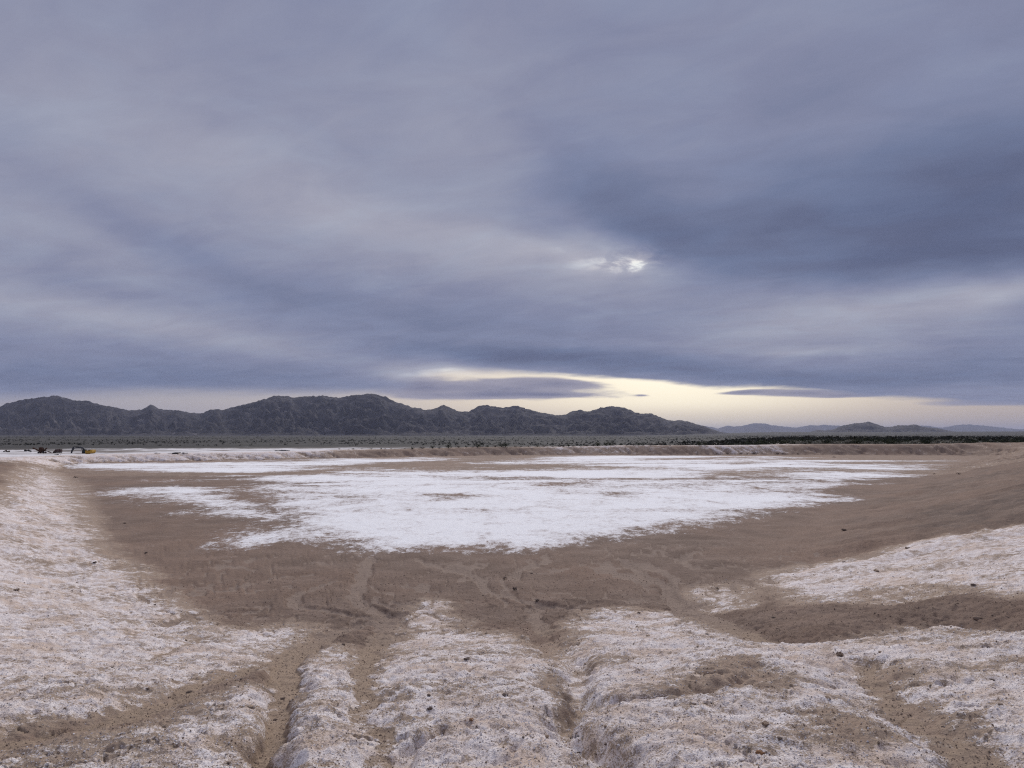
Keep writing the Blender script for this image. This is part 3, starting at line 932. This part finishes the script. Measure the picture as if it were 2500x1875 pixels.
def shrub_mesh(name, mat, seed, n, rx, hz, leaf):
    """stems fanning out of the root with many small leaf blades through the crown; base at z = 0"""
    g = np.random.default_rng(seed)
    V, T = [], []
    for k in range(9):
        a = g.uniform(0, 6.283); lean = g.uniform(0.25, 0.95)
        tip = np.array([math.cos(a) * rx * lean * .8, math.sin(a) * rx * lean * .8, hz * g.uniform(.6, .95)])
        sd = np.array([-math.sin(a), math.cos(a), 0]) * 0.035
        i = len(V)
        V += [sd, -sd, tip + np.array([0, 0, 0]), np.array([math.cos(a), math.sin(a), 0]) * 0.04]
        T += [(i, i + 1, i + 2), (i + 1, i + 3, i + 2), (i + 3, i, i + 2)]
    for k in range(n):
        a = g.uniform(0, 6.283)
        rr = math.sqrt(g.uniform(0.02, 1)) * (0.75 + 0.25 * math.sin(3 * a + seed))
        top = hz * (1 - 0.5 * rr ** 2) * (0.85 + 0.25 * math.sin(2 * a + seed * 1.7))
        zz = g.uniform(0.25 * rr + 0.08, 1) * top
        c = np.array([math.cos(a) * rr * rx, math.sin(a) * rr * rx, zz])
        u = g.normal(size=3); u /= np.linalg.norm(u)
        v = np.cross(u, g.normal(size=3)); v /= np.linalg.norm(v)
        l = leaf * g.uniform(.6, 1.3)
        i = len(V)
        V += [c - u * l, c + v * l * .45, c + u * l]
        T += [(i, i + 1, i + 2)]
    ob = mesh_from(name, np.array(V), np.array(T), mat, False)
    me = ob.data
    bpy.data.objects.remove(ob)
    return me


GREEN = [shrub_mesh('desert_shrub', M_LEAF, 900 + k, 190, 1.0, 1.35, 0.17) for k in range(5)]
PALE = [shrub_mesh('pale_shrub', M_DRY, 950 + k, 150, 0.7, 0.75, 0.2) for k in range(3)]
DEAD = [shrub_mesh('dead_brush', M_DEAD, 980 + k, 120, 0.9, 0.75, 0.12) for k in range(3)]


def thing(name, me, loc, label, cat, group=None, rz=0.0, sc=(1, 1, 1)):
    o = bpy.data.objects.new(name, me)
    o.location = loc
    o.rotation_euler = (0, 0, rz)
    o.scale = sc
    COL.objects.link(o)
    o['label'] = label
    o['category'] = cat
    if group:
        o['group'] = group
    return o


def build_shrubs():
    g = np.random.default_rng(5)
    # belt behind the right bank: nearest ones are things of their own
    cand = []
    while len(cand) < 2600:
        tn = g.uniform(0.20, 0.80)
        y = 170 * (430 / 170) ** g.uniform(0, 1)
        x = tn * y
        cand.append((x, y))
    cand = np.array(cand)
    f = ground_fields(cand[:, 0], cand[:, 1])
    dens = sstep(0.20, 0.42, cand[:, 0] / cand[:, 1])
    edge = 178 + (1 - dens) * 30
    keep = (f['out'] > 0.35) & (cand[:, 1] > edge * 0.97) & (g.uniform(size=len(cand)) < 0.25 + 0.75 * dens)
    cand, zz = cand[keep], f['z'][keep]
    order = np.argsort(np.hypot(cand[:, 0], cand[:, 1]))
    things = order[:235]
    for n_, k in enumerate(things):
        x, y = cand[k]
        pale = g.uniform() < (0.55 if n_ < 130 else 0.15)
        s = g.uniform(.75, 1.25)
        if pale:
            thing('pale_shrub', PALE[int(g.integers(3))], (x, y, zz[k] - .03), 'low pale dry shrub at the front of the dark belt behind the right bank', 'shrub',
                  'pale shrubs behind the right bank', g.uniform(0, 6.28), (s * 2.1, s * 2.1, s * g.uniform(1.0, 1.5)))
        else:
            thing('desert_shrub', GREEN[int(g.integers(5))], (x, y, zz[k] - .03), 'dark green bushy shrub in the dense belt behind the right bank', 'shrub',
                  'dark green shrubs behind the right bank', g.uniform(0, 6.28), (s * 1.35, s * 1.35, s * g.uniform(.85, 1.2)))
    rest = order[235:]
    # everything farther off is one mass of scrub
    pts = [(cand[k][0], cand[k][1], zz[k], g.uniform(.8, 1.3)) for k in rest]
    m = 15000
    tn = g.uniform(-0.95, 0.95, m)
    y = 330 * (3200 / 330) ** (g.uniform(0, 1, m) ** 1.2)
    x = tn * y
    lim = np.where(tn < 0.15, 455, 360) + 40 * fbm(x / 80, y / 60, 3, 700)
    den = 0.55 + 0.7 * fbm(x / 120, y / 200, 3, 710)
    ok = (y > lim) & (g.uniform(size=m) < den)
    x, y = x[ok], y[ok]
    zs = ground_zs(x, y)
    pts += [(a, b_, c, s) for a, b_, c, s in zip(x, y, zs, g.uniform(.40, .80, len(x)) * (1 + y / 3000))]
    P = np.array(pts)
    N = len(P)
    # each a low crown of 10 blades
    B = 9
    tri = g.normal(size=(N, B, 3, 3)) * 0.42
    cen = g.normal(size=(N, B, 1, 3)) * np.array([0.55, 0.55, 0.0]) + np.array([0, 0, 0.55]) + g.uniform(-.3, .45, (N, B, 1, 1)) * np.array([0, 0, 1])
    V = (tri + cen)
    V[..., 2] = np.abs(V[..., 2]) * 0.95
    V = V * P[:, 3][:, None, None, None] + P[:, None, None, :3]
    V = V.reshape(-1, 3)
    o = mesh_from('desert_scrub', V, np.arange(len(V)).reshape(-1, 3), M_LEAF2, False)
    o['kind'] = 'stuff'
    o['label'] = 'speckled dark scrub covering the plain below the mountains'
    o['category'] = 'scrub'


M_LEAF2 = simple_mat('scrub_leaf', (0.030, 0.032, 0.024), (0.060, 0.058, 0.046), 0.02)
build_shrubs()


# ------------------------------------------------------------------ clods, pebbles
def soil_mat(name, c0, c1):
    return simple_mat(name, c0, c1, 30.0)


M_CLOD = soil_mat('dark_clod', (0.075, 0.055, 0.045), (0.17, 0.125, 0.10))
M_CLOD2 = soil_mat('brown_clod', (0.17, 0.12, 0.085), (0.30, 0.22, 0.165))
M_CLOD3 = soil_mat('rust_clod', (0.16, 0.075, 0.035), (0.26, 0.14, 0.07))


def clod_mesh(name, mat, seed):
    import bmesh
    bm = bmesh.new()
    bmesh.ops.create_icosphere(bm, subdivisions=2, radius=1.0)
    g = np.random.default_rng(seed)
    off = g.uniform(0, 50)
    for v in bm.verts:
        c = np.array(v.co)
        k = 1 + 0.45 * float(perlin(np.array([c[0] * 1.4 + off]), np.array([c[1] * 1.4 + c[2] * 1.1]), seed)[0]) \
            + 0.25 * float(perlin(np.array([c[0] * 3.1 + off]), np.array([c[2] * 3.1 + c[1] * 2]), seed + 3)[0])
        v.co = v.co * k
        v.co.z *= 0.5
    me = bpy.data.meshes.new(name)
    bm.to_mesh(me)
    bm.free()
    me.materials.append(mat)
    return me


CL_DARK = [clod_mesh('dark_clod', M_CLOD, 20 + k) for k in range(5)]
CL_BROWN = [clod_mesh('brown_clod', M_CLOD2, 40 + k) for k in range(5)]
CL_RUST = clod_mesh('rust_clod', M_CLOD3, 61)


def lumpy_mesh(name, mat, seed):
    import bmesh
    bm = bmesh.new()
    g = np.random.default_rng(seed)
    for k in range(11):
        a, q = g.uniform(0, 6.28), g.uniform(0, 1) ** .6
        r = g.uniform(.16, .42) * (1.2 - .6 * q)
        M = Matrix.Translation((math.cos(a) * q * .85, math.sin(a) * q * .85, r * .25)) @ Matrix.Rotation(g.uniform(0, 3), 4, Vector(g.normal(size=3)).normalized()) \
            @ Matrix.Diagonal((r, r * g.uniform(.6, 1), r * g.uniform(.4, .7), 1))
        bmesh.ops.create_icosphere(bm, subdivisions=1, radius=1.0, matrix=M)
    for v in bm.verts:
        v.co += Vector(g.normal(size=3)) * .035
    me = bpy.data.meshes.new(name)
    bm.to_mesh(me)
    bm.free()
    me.materials.append(mat)
    return me


LUMPY = [lumpy_mesh('dark_clod', M_CLOD, 70 + k) for k in range(3)]
LUMPY_B = lumpy_mesh('brown_clod', M_CLOD2, 75)


def ghit(px, py):
    def f(x, y):
        return ground_fields(x, y)['z']
    b = hit(px, py)
    t0 = math.dist(b, EYE)
    d = ray(px, py)
    t = t0 * np.linspace(0.80, 1.2, 260)
    P = EYE[None] + d[None] * t[:, None]
    k = np.nonzero(P[:, 2] - f(P[:, 0], P[:, 1]) <= 0)[0]
    return tuple(P[k[0]]) if len(k) else b


def build_clods():
    g = np.random.default_rng(17)
    marked = [  # px, py, width px, kind, label
        (1234, 1698, 15, 0, 'dark knobbly clod standing alone on the white crust below the middle of the frame'),
        (1151, 1758, 12, 2, 'rusty orange brown clod on the middle white mound'),
        (1141, 1609, 14, 0, 'thin black clod high on the middle white mound'),
        (1049, 1731, 13, 0, 'black clod at the end of a crack on the middle white mound'),
        (1258, 1440, 30, 3, 'broad dark lumpy clod on the brown floor behind the middle mound'),
        (1232, 1412, 22, 3, 'dark broken clod just behind the broad lump on the brown floor'),
        (2376, 1428, 14, 0, 'dark clod on the pale far slope of the right gully'),
        (1855, 1839, 16, 2, 'rusty clod near the bottom edge on the big right mound'),
        (1903, 1803, 12, 0, 'small dark clod above the rusty one on the right mound'),
        (2389, 1512, 18, 1, 'round brown clod at the rim of the right gully'),
        (2050, 1600, 28, 4, 'wide low brown clod on top of the big right mound'),
        (1334, 1799, 13, 1, 'olive brown pebble like clod left of the deep right crack'),
        (690, 1707, 10, 0, 'dark clod lying in the left sandy gully'),
        (672, 1759, 12, 0, 'dark flat clod lower down in the left sandy gully'),
        (462, 1691, 12, 0, 'dark clod on the edge of the left mound by the sandy branch'),
        (2060, 1294, 15, 0, 'flat dark clod on the brown right slope beyond the mounds'),
        (2215, 1339, 16, 1, 'grey brown clod on top of the far right pale mound'),
        (2140, 1395, 18, 1, 'pale brown clod on the front of the far right mound'),
        (357, 1350, 11, 0, 'black clod on the brown floor left of the salt'),
        (305, 1278, 13, 3, 'dark crumbled clod on the brown left floor below the salt lobe'),
        (42, 1441, 15, 1, 'grey brown lump on the pale left slope near the frame edge'),
        (232, 1373, 10, 0, 'small dark clod on the pale left slope'),
        (1870, 1768, 16, 1, 'brown crumbly clod on the right mound beside the bare patch'),
        (2020, 1705, 15, 1, 'brown clod in the bare patch of the right mound'),
    ]
    for px, py, wpx, kind, lab in marked:
        p = ghit(px, py)
        dist = math.dist(p, EYE)
        r = 0.5 * wpx * (0.7 if py < 1480 else 1.0) / F * dist
        me = CL_RUST if kind == 2 else (LUMPY_B if kind == 4 else (LUMPY[int(g.integers(3))] if kind == 3 else (CL_DARK if kind == 0 else CL_BROWN)[int(g.integers(5))]))
        thing('rust_clod' if kind == 2 else ('dark_clod' if kind in (0, 3) else 'brown_clod'), me, (p[0], p[1], p[2] + r * .15), lab, 'clod', None,
              g.uniform(0, 6.28), (r, r * g.uniform(.7, 1.1), r * g.uniform(.7, 1.1)))
    # scattered small ones
    n = 0
    while n < 60:
        px, py = g.uniform(10, 2490), g.uniform(1360, 1870)
        p = ghit(px, py)
        dist = math.dist(p, EYE)
        wpx = g.uniform(5, 10)
        r = 0.5 * wpx / F * dist
        dark = g.uniform() < .6
        me = (CL_DARK if dark else CL_BROWN)[int(g.integers(5))]
        thing('dark_clod' if dark else 'brown_clod', me, (p[0], p[1], p[2] + r * .1),
              'tiny dark crumb of soil scattered on the near ground' if dark else 'tiny brown crumb of soil scattered on the near ground', 'clod',
              'dark crumbs on the near ground' if dark else 'brown crumbs on the near ground',
              g.uniform(0, 6.28), (r, r * g.uniform(.7, 1.1), r * g.uniform(.6, 1.0)))
        n += 1


build_clods()


def build_gravel():
    """loose grains of salt and soil on the near slope, as real geometry"""
    g = np.random.default_rng(23)
    N = 60000
    a = g.uniform(-math.radians(39), math.radians(39), N)
    r = 3.9 * (24 / 3.9) ** (g.uniform(0, 1, N) ** 1.25)
    x, y = np.sin(a) * r, np.cos(a) * r
    f = ground_fields(x, y)
    size = (0.0035 + 0.006 * g.uniform(0, 1, N) ** 2.5) * (0.65 + 0.06 * r)
    base = np.array([(1, 0, 0), (-1, 0, 0), (0, 1, 0), (0, -1, 0), (0, 0, 1), (0, 0, -1)], float)
    tri = np.array([(0, 2, 4), (2, 1, 4), (1, 3, 4), (3, 0, 4), (2, 0, 5), (1, 2, 5), (3, 1, 5), (0, 3, 5)])
    th = g.uniform(0, 6.28, N); c, s = np.cos(th), np.sin(th)
    V = base[None] * (1 + 0.45 * g.uniform(-1, 1, (N, 6, 1)))
    V = V + g.normal(size=(N, 6, 3)) * 0.15
    Vx = V[..., 0] * c[:, None] - V[..., 1] * s[:, None]
    Vy = V[..., 0] * s[:, None] + V[..., 1] * c[:, None]
    V = np.stack([Vx, Vy, V[..., 2] * 0.8], -1) * size[:, None, None] + np.stack([x, y, f['z'] + size * .2], 1)[:, None]
    white = (f['crust'] + g.normal(size=N) * 0.5 > 0.1) & (f['sand'] < 0.5) & (g.uniform(size=N) < 0.8)
    for nm, msk, mat, lab in (('salt_grains', white, M_GRAIN_W, 'loose pale salt grains strewn over the white crust'),
                              ('soil_grains', ~white, M_GRAIN_B, 'loose brown soil grains strewn over the near ground')):
        v = V[msk]
        F3 = (np.arange(len(v))[:, None, None] * 6 + tri[None]).reshape(-1, 3)
        o = mesh_from(nm, v.reshape(-1, 3), F3, mat, False)
        o['kind'] = 'stuff'
        o['label'] = lab
        o['category'] = 'gravel'


M_GRAIN_W = simple_mat('salt_grain', (0.58, 0.53, 0.51), (0.80, 0.77, 0.76), 9.0)
M_GRAIN_B = simple_mat('soil_grain', (0.17, 0.125, 0.095), (0.36, 0.27, 0.205), 9.0)
build_gravel()


# ------------------------------------------------------------------ machinery on the plain
import bmesh


class MB:
    def __init__(self):
        self.bm = bmesh.new()

    def box(self, c, s, ry=0.0, rz=0.0, bev=0.0):
        r = bmesh.ops.create_cube(self.bm, size=1.0)
        vs_ = r['verts']
        if bev:
            e = list({e for v in vs_ for e in v.link_edges})
            for v in vs_:
                v.co = Vector((v.co.x * s[0], v.co.y * s[1], v.co.z * s[2]))
            rr = bmesh.ops.bevel(self.bm, geom=e, offset=bev, segments=2, affect='EDGES')
            vs_ = list({v for f_ in rr['faces'] for v in f_.verts} | {v for v in vs_ if v.is_valid})
            M = Matrix.Translation(c) @ Matrix.Rotation(rz, 4, 'Z') @ Matrix.Rotation(ry, 4, 'Y')
        else:
            M = Matrix.Translation(c) @ Matrix.Rotation(rz, 4, 'Z') @ Matrix.Rotation(ry, 4, 'Y') @ Matrix.Diagonal((*s, 1))
        bmesh.ops.transform(self.bm, matrix=M, verts=[v for v in vs_ if v.is_valid])
        return self

    def prism(self, pts, y0, y1):
        """outline in x-z, thick along y"""
        a = [self.bm.verts.new((p[0], y0, p[1])) for p in pts]
        b = [self.bm.verts.new((p[0], y1, p[1])) for p in pts]
        n = len(pts)
        self.bm.faces.new(a)
        self.bm.faces.new(b[::-1])
        for i in range(n):
            self.bm.faces.new((a[i], b[i], b[(i + 1) % n], a[(i + 1) % n]))
        return self

    def cyl(self, c, r, l, axis='Y', seg=16):
        R = {'Y': Matrix.Rotation(math.pi / 2, 4, 'X'), 'X': Matrix.Rotation(math.pi / 2, 4, 'Y'), 'Z': Matrix.Identity(4)}[axis]
        bmesh.ops.create_cone(self.bm, cap_ends=True, segments=seg, radius1=r, radius2=r, depth=l, matrix=Matrix.Translation(c) @ R)
        return self

    def rod(self, a, b, r, seg=8):
        a, b = Vector(a), Vector(b)
        d = b - a
        M = Matrix.Translation((a + b) / 2) @ d.to_track_quat('Z', 'Y').to_matrix().to_4x4()
        bmesh.ops.create_cone(self.bm, cap_ends=True, segments=seg, radius1=r, radius2=r, depth=d.length, matrix=M)
        return self

    def build(self, name, mat, parent=None):
        bmesh.ops.recalc_face_normals(self.bm, faces=self.bm.faces)
        me = bpy.data.meshes.new(name)
        self.bm.to_mesh(me)
        self.bm.free()
        me.materials.append(mat)
        o = bpy.data.objects.new(name, me)
        COL.objects.link(o)
        o.parent = parent
        return o


def empty(name, loc, label, cat, rz=0.0, sc=1.0):
    o = bpy.data.objects.new(name, None)
    o.location = loc
    o.rotation_euler = (0, 0, rz)
    o.scale = (sc, sc, sc)
    COL.objects.link(o)
    o['label'] = label
    o['category'] = cat
    return o


M_YEL = simple_mat('yellow_paint', (0.42, 0.235, 0.035), (0.55, 0.33, 0.06), 2.0, 0.5)
M_BLK = simple_mat('black_steel', (0.018, 0.018, 0.02), (0.045, 0.042, 0.042), 3.0, 0.6)
M_BOOM = simple_mat('dark_boom_paint', (0.045, 0.047, 0.055), (0.085, 0.085, 0.095), 2.0, 0.55)
M_RUST = simple_mat('rusty_steel', (0.035, 0.018, 0.014), (0.095, 0.045, 0.03), 2.5, 0.85)
M_GLASS = simple_mat('cab_glass', (0.02, 0.03, 0.03), (0.04, 0.05, 0.05), 1.0, 0.15)


def build_excavator():
    D = 262.0
    tanx = (200 - 1250) / F
    x0 = tanx * D
    zg = ground_z(x0 + 2.7, D)
    s = D / F                                    # metres per pixel there
    # local x runs to the right, the house is at x = +2.6
    rt = empty('excavator', (x0, D, zg), 'yellow tracked excavator with dark boom arched over the salt plain', 'excavator', 0.0)
    for sy in (-1.25, 1.25):
        m = MB()
        out = [(1.2, .0), (4.6, .0), (5.05, .22), (5.15, .5), (4.95, .82), (4.55, .95), (1.25, .95), (.85, .8), (.65, .5), (.75, .2)]
        m.prism(out, sy - .3, sy + .3)
        tr = m.build('track', M_BLK, rt)
        w_ = MB()
        for k in range(6):
            w_.cyl((1.15 + k * .7, sy, .42), .22, .68)
        w_.build('road_wheels', M_BOOM, tr)
    MB().cyl((2.9, 0, 1.05), .75, .24, 'Z').box((2.9, 0, .72), (2.2, 2.0, .4)).build('undercarriage', M_BLK, rt)
    h = MB()
    h.prism([(1.5, 1.2), (4.2, 1.2), (4.2, 2.15), (3.4, 2.35), (2.2, 2.3), (1.5, 1.75)], -1.2, 1.2)
    h.build('house', M_YEL, rt)
    cw = MB()
    cw.prism([(4.22, 1.25), (4.75, 1.35), (5.05, 1.75), (5.0, 2.45), (4.6, 2.6), (4.22, 2.5)], -1.25, 1.25)
    cw.build('counterweight', M_YEL, rt)
    e = MB().box((3.75, .1, 2.45), (.9, 1.7, .3), 0, 0, .06).build('engine_cover', M_BLK, rt)
    MB().cyl((3.9, .7, 2.8), .07, .5, 'Z').build('exhaust', M_BLK, e)
    cb = MB().prism([(1.35, 1.25), (2.55, 1.25), (2.6, 2.75), (1.75, 2.78), (1.42, 2.1)], -1.22, -.25).build('cab', M_BLK, rt)
    MB().prism([(1.66, 1.75), (2.45, 1.75), (2.45, 2.62), (1.85, 2.65), (1.62, 2.12)], -1.235, -1.222).build('window', M_GLASS, cb)
    # boom: rises from the house and arches over to the left
    bo = MB()
    bo.prism([(1.9, 1.35), (1.45, 2.1), (.95, 2.95), (.2, 3.28), (-.8, 3.2), (-2.35, 2.92), (-2.35, 3.14), (-.9, 3.58), (.3, 3.72), (1.3, 3.4), (1.9, 2.5), (2.25, 1.5)], -.22, .22)
    boom = bo.build('boom', M_BOOM, rt)
    MB().rod((1.75, .34, 1.4), (.5, .34, 3.1), .09).rod((1.75, -.34, 1.4), (.5, -.34, 3.1), .09).build('boom_cylinder', M_BLK, boom)
    st = MB()
    st.prism([(-2.0, 3.2), (-2.25, 3.75), (-2.6, 3.7), (-3.1, 2.6), (-3.45, 1.1), (-3.1, 1.05), (-2.65, 2.3)], -.17, .17)
    stick = st.build('stick', M_BOOM, rt)
    MB().rod((-.7, 0, 3.72), (-2.35, 0, 3.72), .08).build('stick_cylinder', M_BLK, stick)
    bk = MB()
    bk.prism([(-3.5, 1.2), (-3.0, 1.25), (-2.85, .75), (-2.95, .35), (-3.3, .05), (-3.75, .02), (-3.45, .35), (-3.62, .8)], -.6, .6)
    b_ = bk.build('bucket', M_BLK, rt)
    tt = MB()
    for k in range(5):
        tt.box((-3.82, -.48 + k * .24, .02), (.22, .09, .07))
    tt.build('bucket_teeth', M_BLK, b_)
    return rt


build_excavator()


def at_px(px, py):
    return ghit(px, py)


def build_wreck():
    # rusty loader with raised chutes
    D = 258.0
    x0 = (107 - 1250) / F * D
    z0 = ground_z(x0, D)
    rt = empty('rusty_loader', (x0, D, z0 + .05), 'dark rusty loading machine with two slanting chutes left of the excavator', 'machine')
    MB().box((-.2, 0, 1.25), (1.15, 1.3, 1.5), 0, 0, .08).build('hopper', M_RUST, rt)
    MB().box((-.35, 0, 2.1), (1.0, 1.0, .22)).build('hopper_lid', M_RUST, rt)
    c1 = MB().box((-1.95, 0, 1.42), (2.9, .6, .40), math.radians(24)).build('chute', M_RUST, rt)
    MB().rod((-3.05, -.2, 1.75), (-3.05, .2, 1.75), .16).build('roller', M_BLK, c1)
    c2 = MB().box((1.1, 0, 1.25), (1.9, .45, .34), math.radians(-48)).build('chute', M_RUST, rt)
    c3 = MB().box((1.9, .3, .75), (3.2, .2, .26), math.radians(22)).build('drawbar', M_RUST, rt)
    MB().box((.1, 0, .35), (2.6, 1.2, .25)).build('chassis', M_RUST, rt)
    for sx in (-.8, 1.0):
        for sy in (-.6, .6):
            MB().cyl((sx, sy, .32), .32, .22).build('wheel', M_BLK, rt)
    # rusty tank wagon
    x1 = (141 - 1250) / F * D
    z1 = ground_z(x1, D)
    rt = empty('rusty_tank', (x1, D + 1, z1 + .05), 'rusty box shaped tank with a sloping end right of the loading machine', 'tank')
    MB().box((.35, 0, .92), (2.1, 1.3, 1.05), 0, 0, .1).build('body', simple_mat('tank_steel', (0.06, 0.035, 0.032), (0.13, 0.085, 0.08), 2.0, .8), rt)
    MB().prism([(-1.6, .1), (-.72, .1), (-.72, 1.1), (-.8, 1.1)], -.55, .55).build('sloping_end', M_RUST, rt)
    MB().box((.1, 0, .22), (2.5, 1.1, .22)).build('skid', M_BLK, rt)
    for k in range(3):
        MB().box((-.35 + k * .7, 0, .93), (.06, 1.36, 1.1)).build('band', M_RUST, rt)


build_wreck()


def scrap(px, py, wpx, hpx, label, seed, name='scrap_heap', pile=7):
    p = at_px(px, py)
    s = p[1] / F
    g = np.random.default_rng(seed)
    rt = empty(name, p, label, 'scrap heap')
    w_, h_ = wpx * s, hpx * s
    for k in range(pile):
        u = g.uniform(-.5, .5)
        m = MB().box((u * w_, g.uniform(-.4, .4), h_ * (.25 + .4 * g.uniform() * (1 - abs(u)))), (w_ * g.uniform(.18, .5), g.uniform(.3, .8), h_ * g.uniform(.25, .6)),
                     g.uniform(-.45, .45), g.uniform(-.6, .6), 0.03)
        m.build('scrap_piece', M_RUST if k % 2 else M_BLK, rt)
    return rt


M_RUB = simple_mat('black_rubble', (0.022, 0.021, 0.019), (0.06, 0.055, 0.05), 3.0)
M_RUBG = simple_mat('grey_rubble', (0.12, 0.11, 0.105), (0.22, 0.20, 0.19), 3.0)
RUB = [clod_mesh('rubble', M_RUB, 80 + k) for k in range(4)]
RUBG = [clod_mesh('rubble', M_RUBG, 90 + k) for k in range(4)]


def rubble(px, py, wpx, hpx, label, seed, pile, meshes):
    """a low heap of separate lumps"""
    p = at_px(px, py)
    s = p[1] / F
    g = np.random.default_rng(seed)
    rt = empty('rubble_heap', p, label, 'rubble heap')
    w_, h_ = wpx * s, hpx * s
    for k in range(pile):
        u = g.uniform(-.5, .5)
        o = bpy.data.objects.new('rubble', meshes[int(g.integers(4))])
        o.parent = rt
        o.location = (u * w_, g.uniform(-.7, .7), h_ * .18 * g.uniform(.3, 1))
        r = h_ * g.uniform(.3, .8) * (1.15 - 1.3 * abs(u))
        o.scale = (r * g.uniform(1, 2), r, r * g.uniform(.7, 1.2))
        o.rotation_euler = (0, 0, g.uniform(0, 6.28))
        COL.objects.link(o)
    return rt


scrap(15, 1104, 14, 6, 'low dark scrap piece lying at the left frame edge on the pale plain', 1, pile=4)
scrap(66, 1104, 17, 8, 'dark scrap heap on the pale plain left of the loading machine', 2, pile=5)
rubble(139, 1110, 18, 3.5, 'flat black rubble row lying in front of the rusty tank', 3, 8, RUB)
rubble(432, 1107, 46, 5, 'long low heap of black rubble on the white bank right of the excavator', 4, 22, RUB)
rubble(383, 1107, 18, 4, 'small dark rubble heap left of the long black heap', 5, 8, RUB)
rubble(688, 1101, 34, 5, 'low grey rubble mound on the plain behind the brown bank', 6, 18, RUBG)


# dead brush at the foot of the right far bank and a few lone bushes
def build_brush():
    g = np.random.default_rng(41)
    ORD = ['first', 'second', 'third', 'fourth', 'fifth', 'sixth', 'seventh', 'eighth', 'ninth', 'tenth', 'last']
    for n_, (px, wpx) in enumerate(((1752, 11), (1776, 12), (1809, 13), (1824, 8), (1841, 17), (1862, 7), (1897, 16), (1912, 14), (1948, 9), (1967, 8), (2036, 10))):
        p = at_px(px, 1108.5 if px < 2000 else 1117)
        r = 0.5 * wpx / F * p[1]
        thing('dead_brush', DEAD[int(g.integers(3))], (p[0], p[1], p[2] - .03), ('wide ' if wpx > 13 else ('tiny ' if wpx < 10 else '')) + 'dead brush at the foot of the far right bank, ' + ORD[n_] + ' from the left', 'brush',
              'dead brush at the foot of the far right bank', g.uniform(0, 6.28), (r * 1.1, r * 1.1, r * .95))
    for px, py, wpx, lab in ((184, 1167, 14, 'lone dark bush at the edge of the brown floor by the left bank'),
                             (2341, 1158, 14, 'lone small bush on the brown right slope'),
                             (2281, 1158, 9, 'tiny dry tuft on the right slope left of the lone bush')):
        p = at_px(px, py)
        r = 0.5 * wpx / F * p[1]
        thing('dead_brush', DEAD[int(g.integers(3))], (p[0], p[1], p[2] - .02), lab, 'bush', None, g.uniform(0, 6.28), (r * 1.1, r * 1.1, r * 1.1))
    # along the crest of the middle far bank
    px = 830
    while px < 1740:
        x0, y0, z0 = at_px(px, 1096 - 0.004 * (px - 830))
        yy = np.linspace(y0 - 12, y0 + 25, 400)
        xx = yy * (px - 1250) / F
        _, dd, _, ww, _, _, _ = base_z(xx, yy, True)
        past = np.nonzero((dd > ww + g.uniform(-0.3, 1.8)) & (dd > 0))[0]
        if not len(past):
            px += 8
            continue
        x1, y1 = float(xx[past[0]]), float(yy[past[0]])
        r = g.uniform(.35, .95)
        thing('crest_shrub', (DEAD if g.uniform() < .6 else GREEN[:3])[int(g.integers(3))], (x1, y1, ground_z(x1, y1) - .03),
              'small dark shrub in the row along the crest of the middle far bank', 'shrub', 'shrubs along the crest of the middle far bank',
              g.uniform(0, 6.28), (r * 1.2, r * 1.2, r))
        px += g.uniform(8, 26)


build_brush()


# ------------------------------------------------------------------ haze
def build_haze():
    me = bpy.data.meshes.new('haze')
    bm = bmesh.new()
    bmesh.ops.create_cube(bm, size=1.0)
    for v in bm.verts:
        v.co = Vector((v.co.x * 120000, v.co.y * 120000, -6.0 if v.co.z < 0 else 640.0))
    bm.to_mesh(me)
    bm.free()
    m = bpy.data.materials.new('haze')
    m.use_nodes = True
    t = m.node_tree
    t.nodes.clear()
    pv = t.nodes.new('ShaderNodeVolumePrincipled')
    pv.inputs['Color'].default_value = (0.72, 0.77, 1.0, 1.0)
    pv.inputs['Density'].default_value = 2.5e-5
    pv.inputs['Anisotropy'].default_value = 0.0
    o = t.nodes.new('ShaderNodeOutputMaterial')
    t.links.new(pv.outputs[0], o.inputs['Volume'])
    me.materials.append(m)
    ob = bpy.data.objects.new('haze', me)
    ob['kind'] = 'stuff'
    ob['label'] = 'thin blue air between the viewer and the far mountains'
    COL.objects.link(ob)


build_haze()
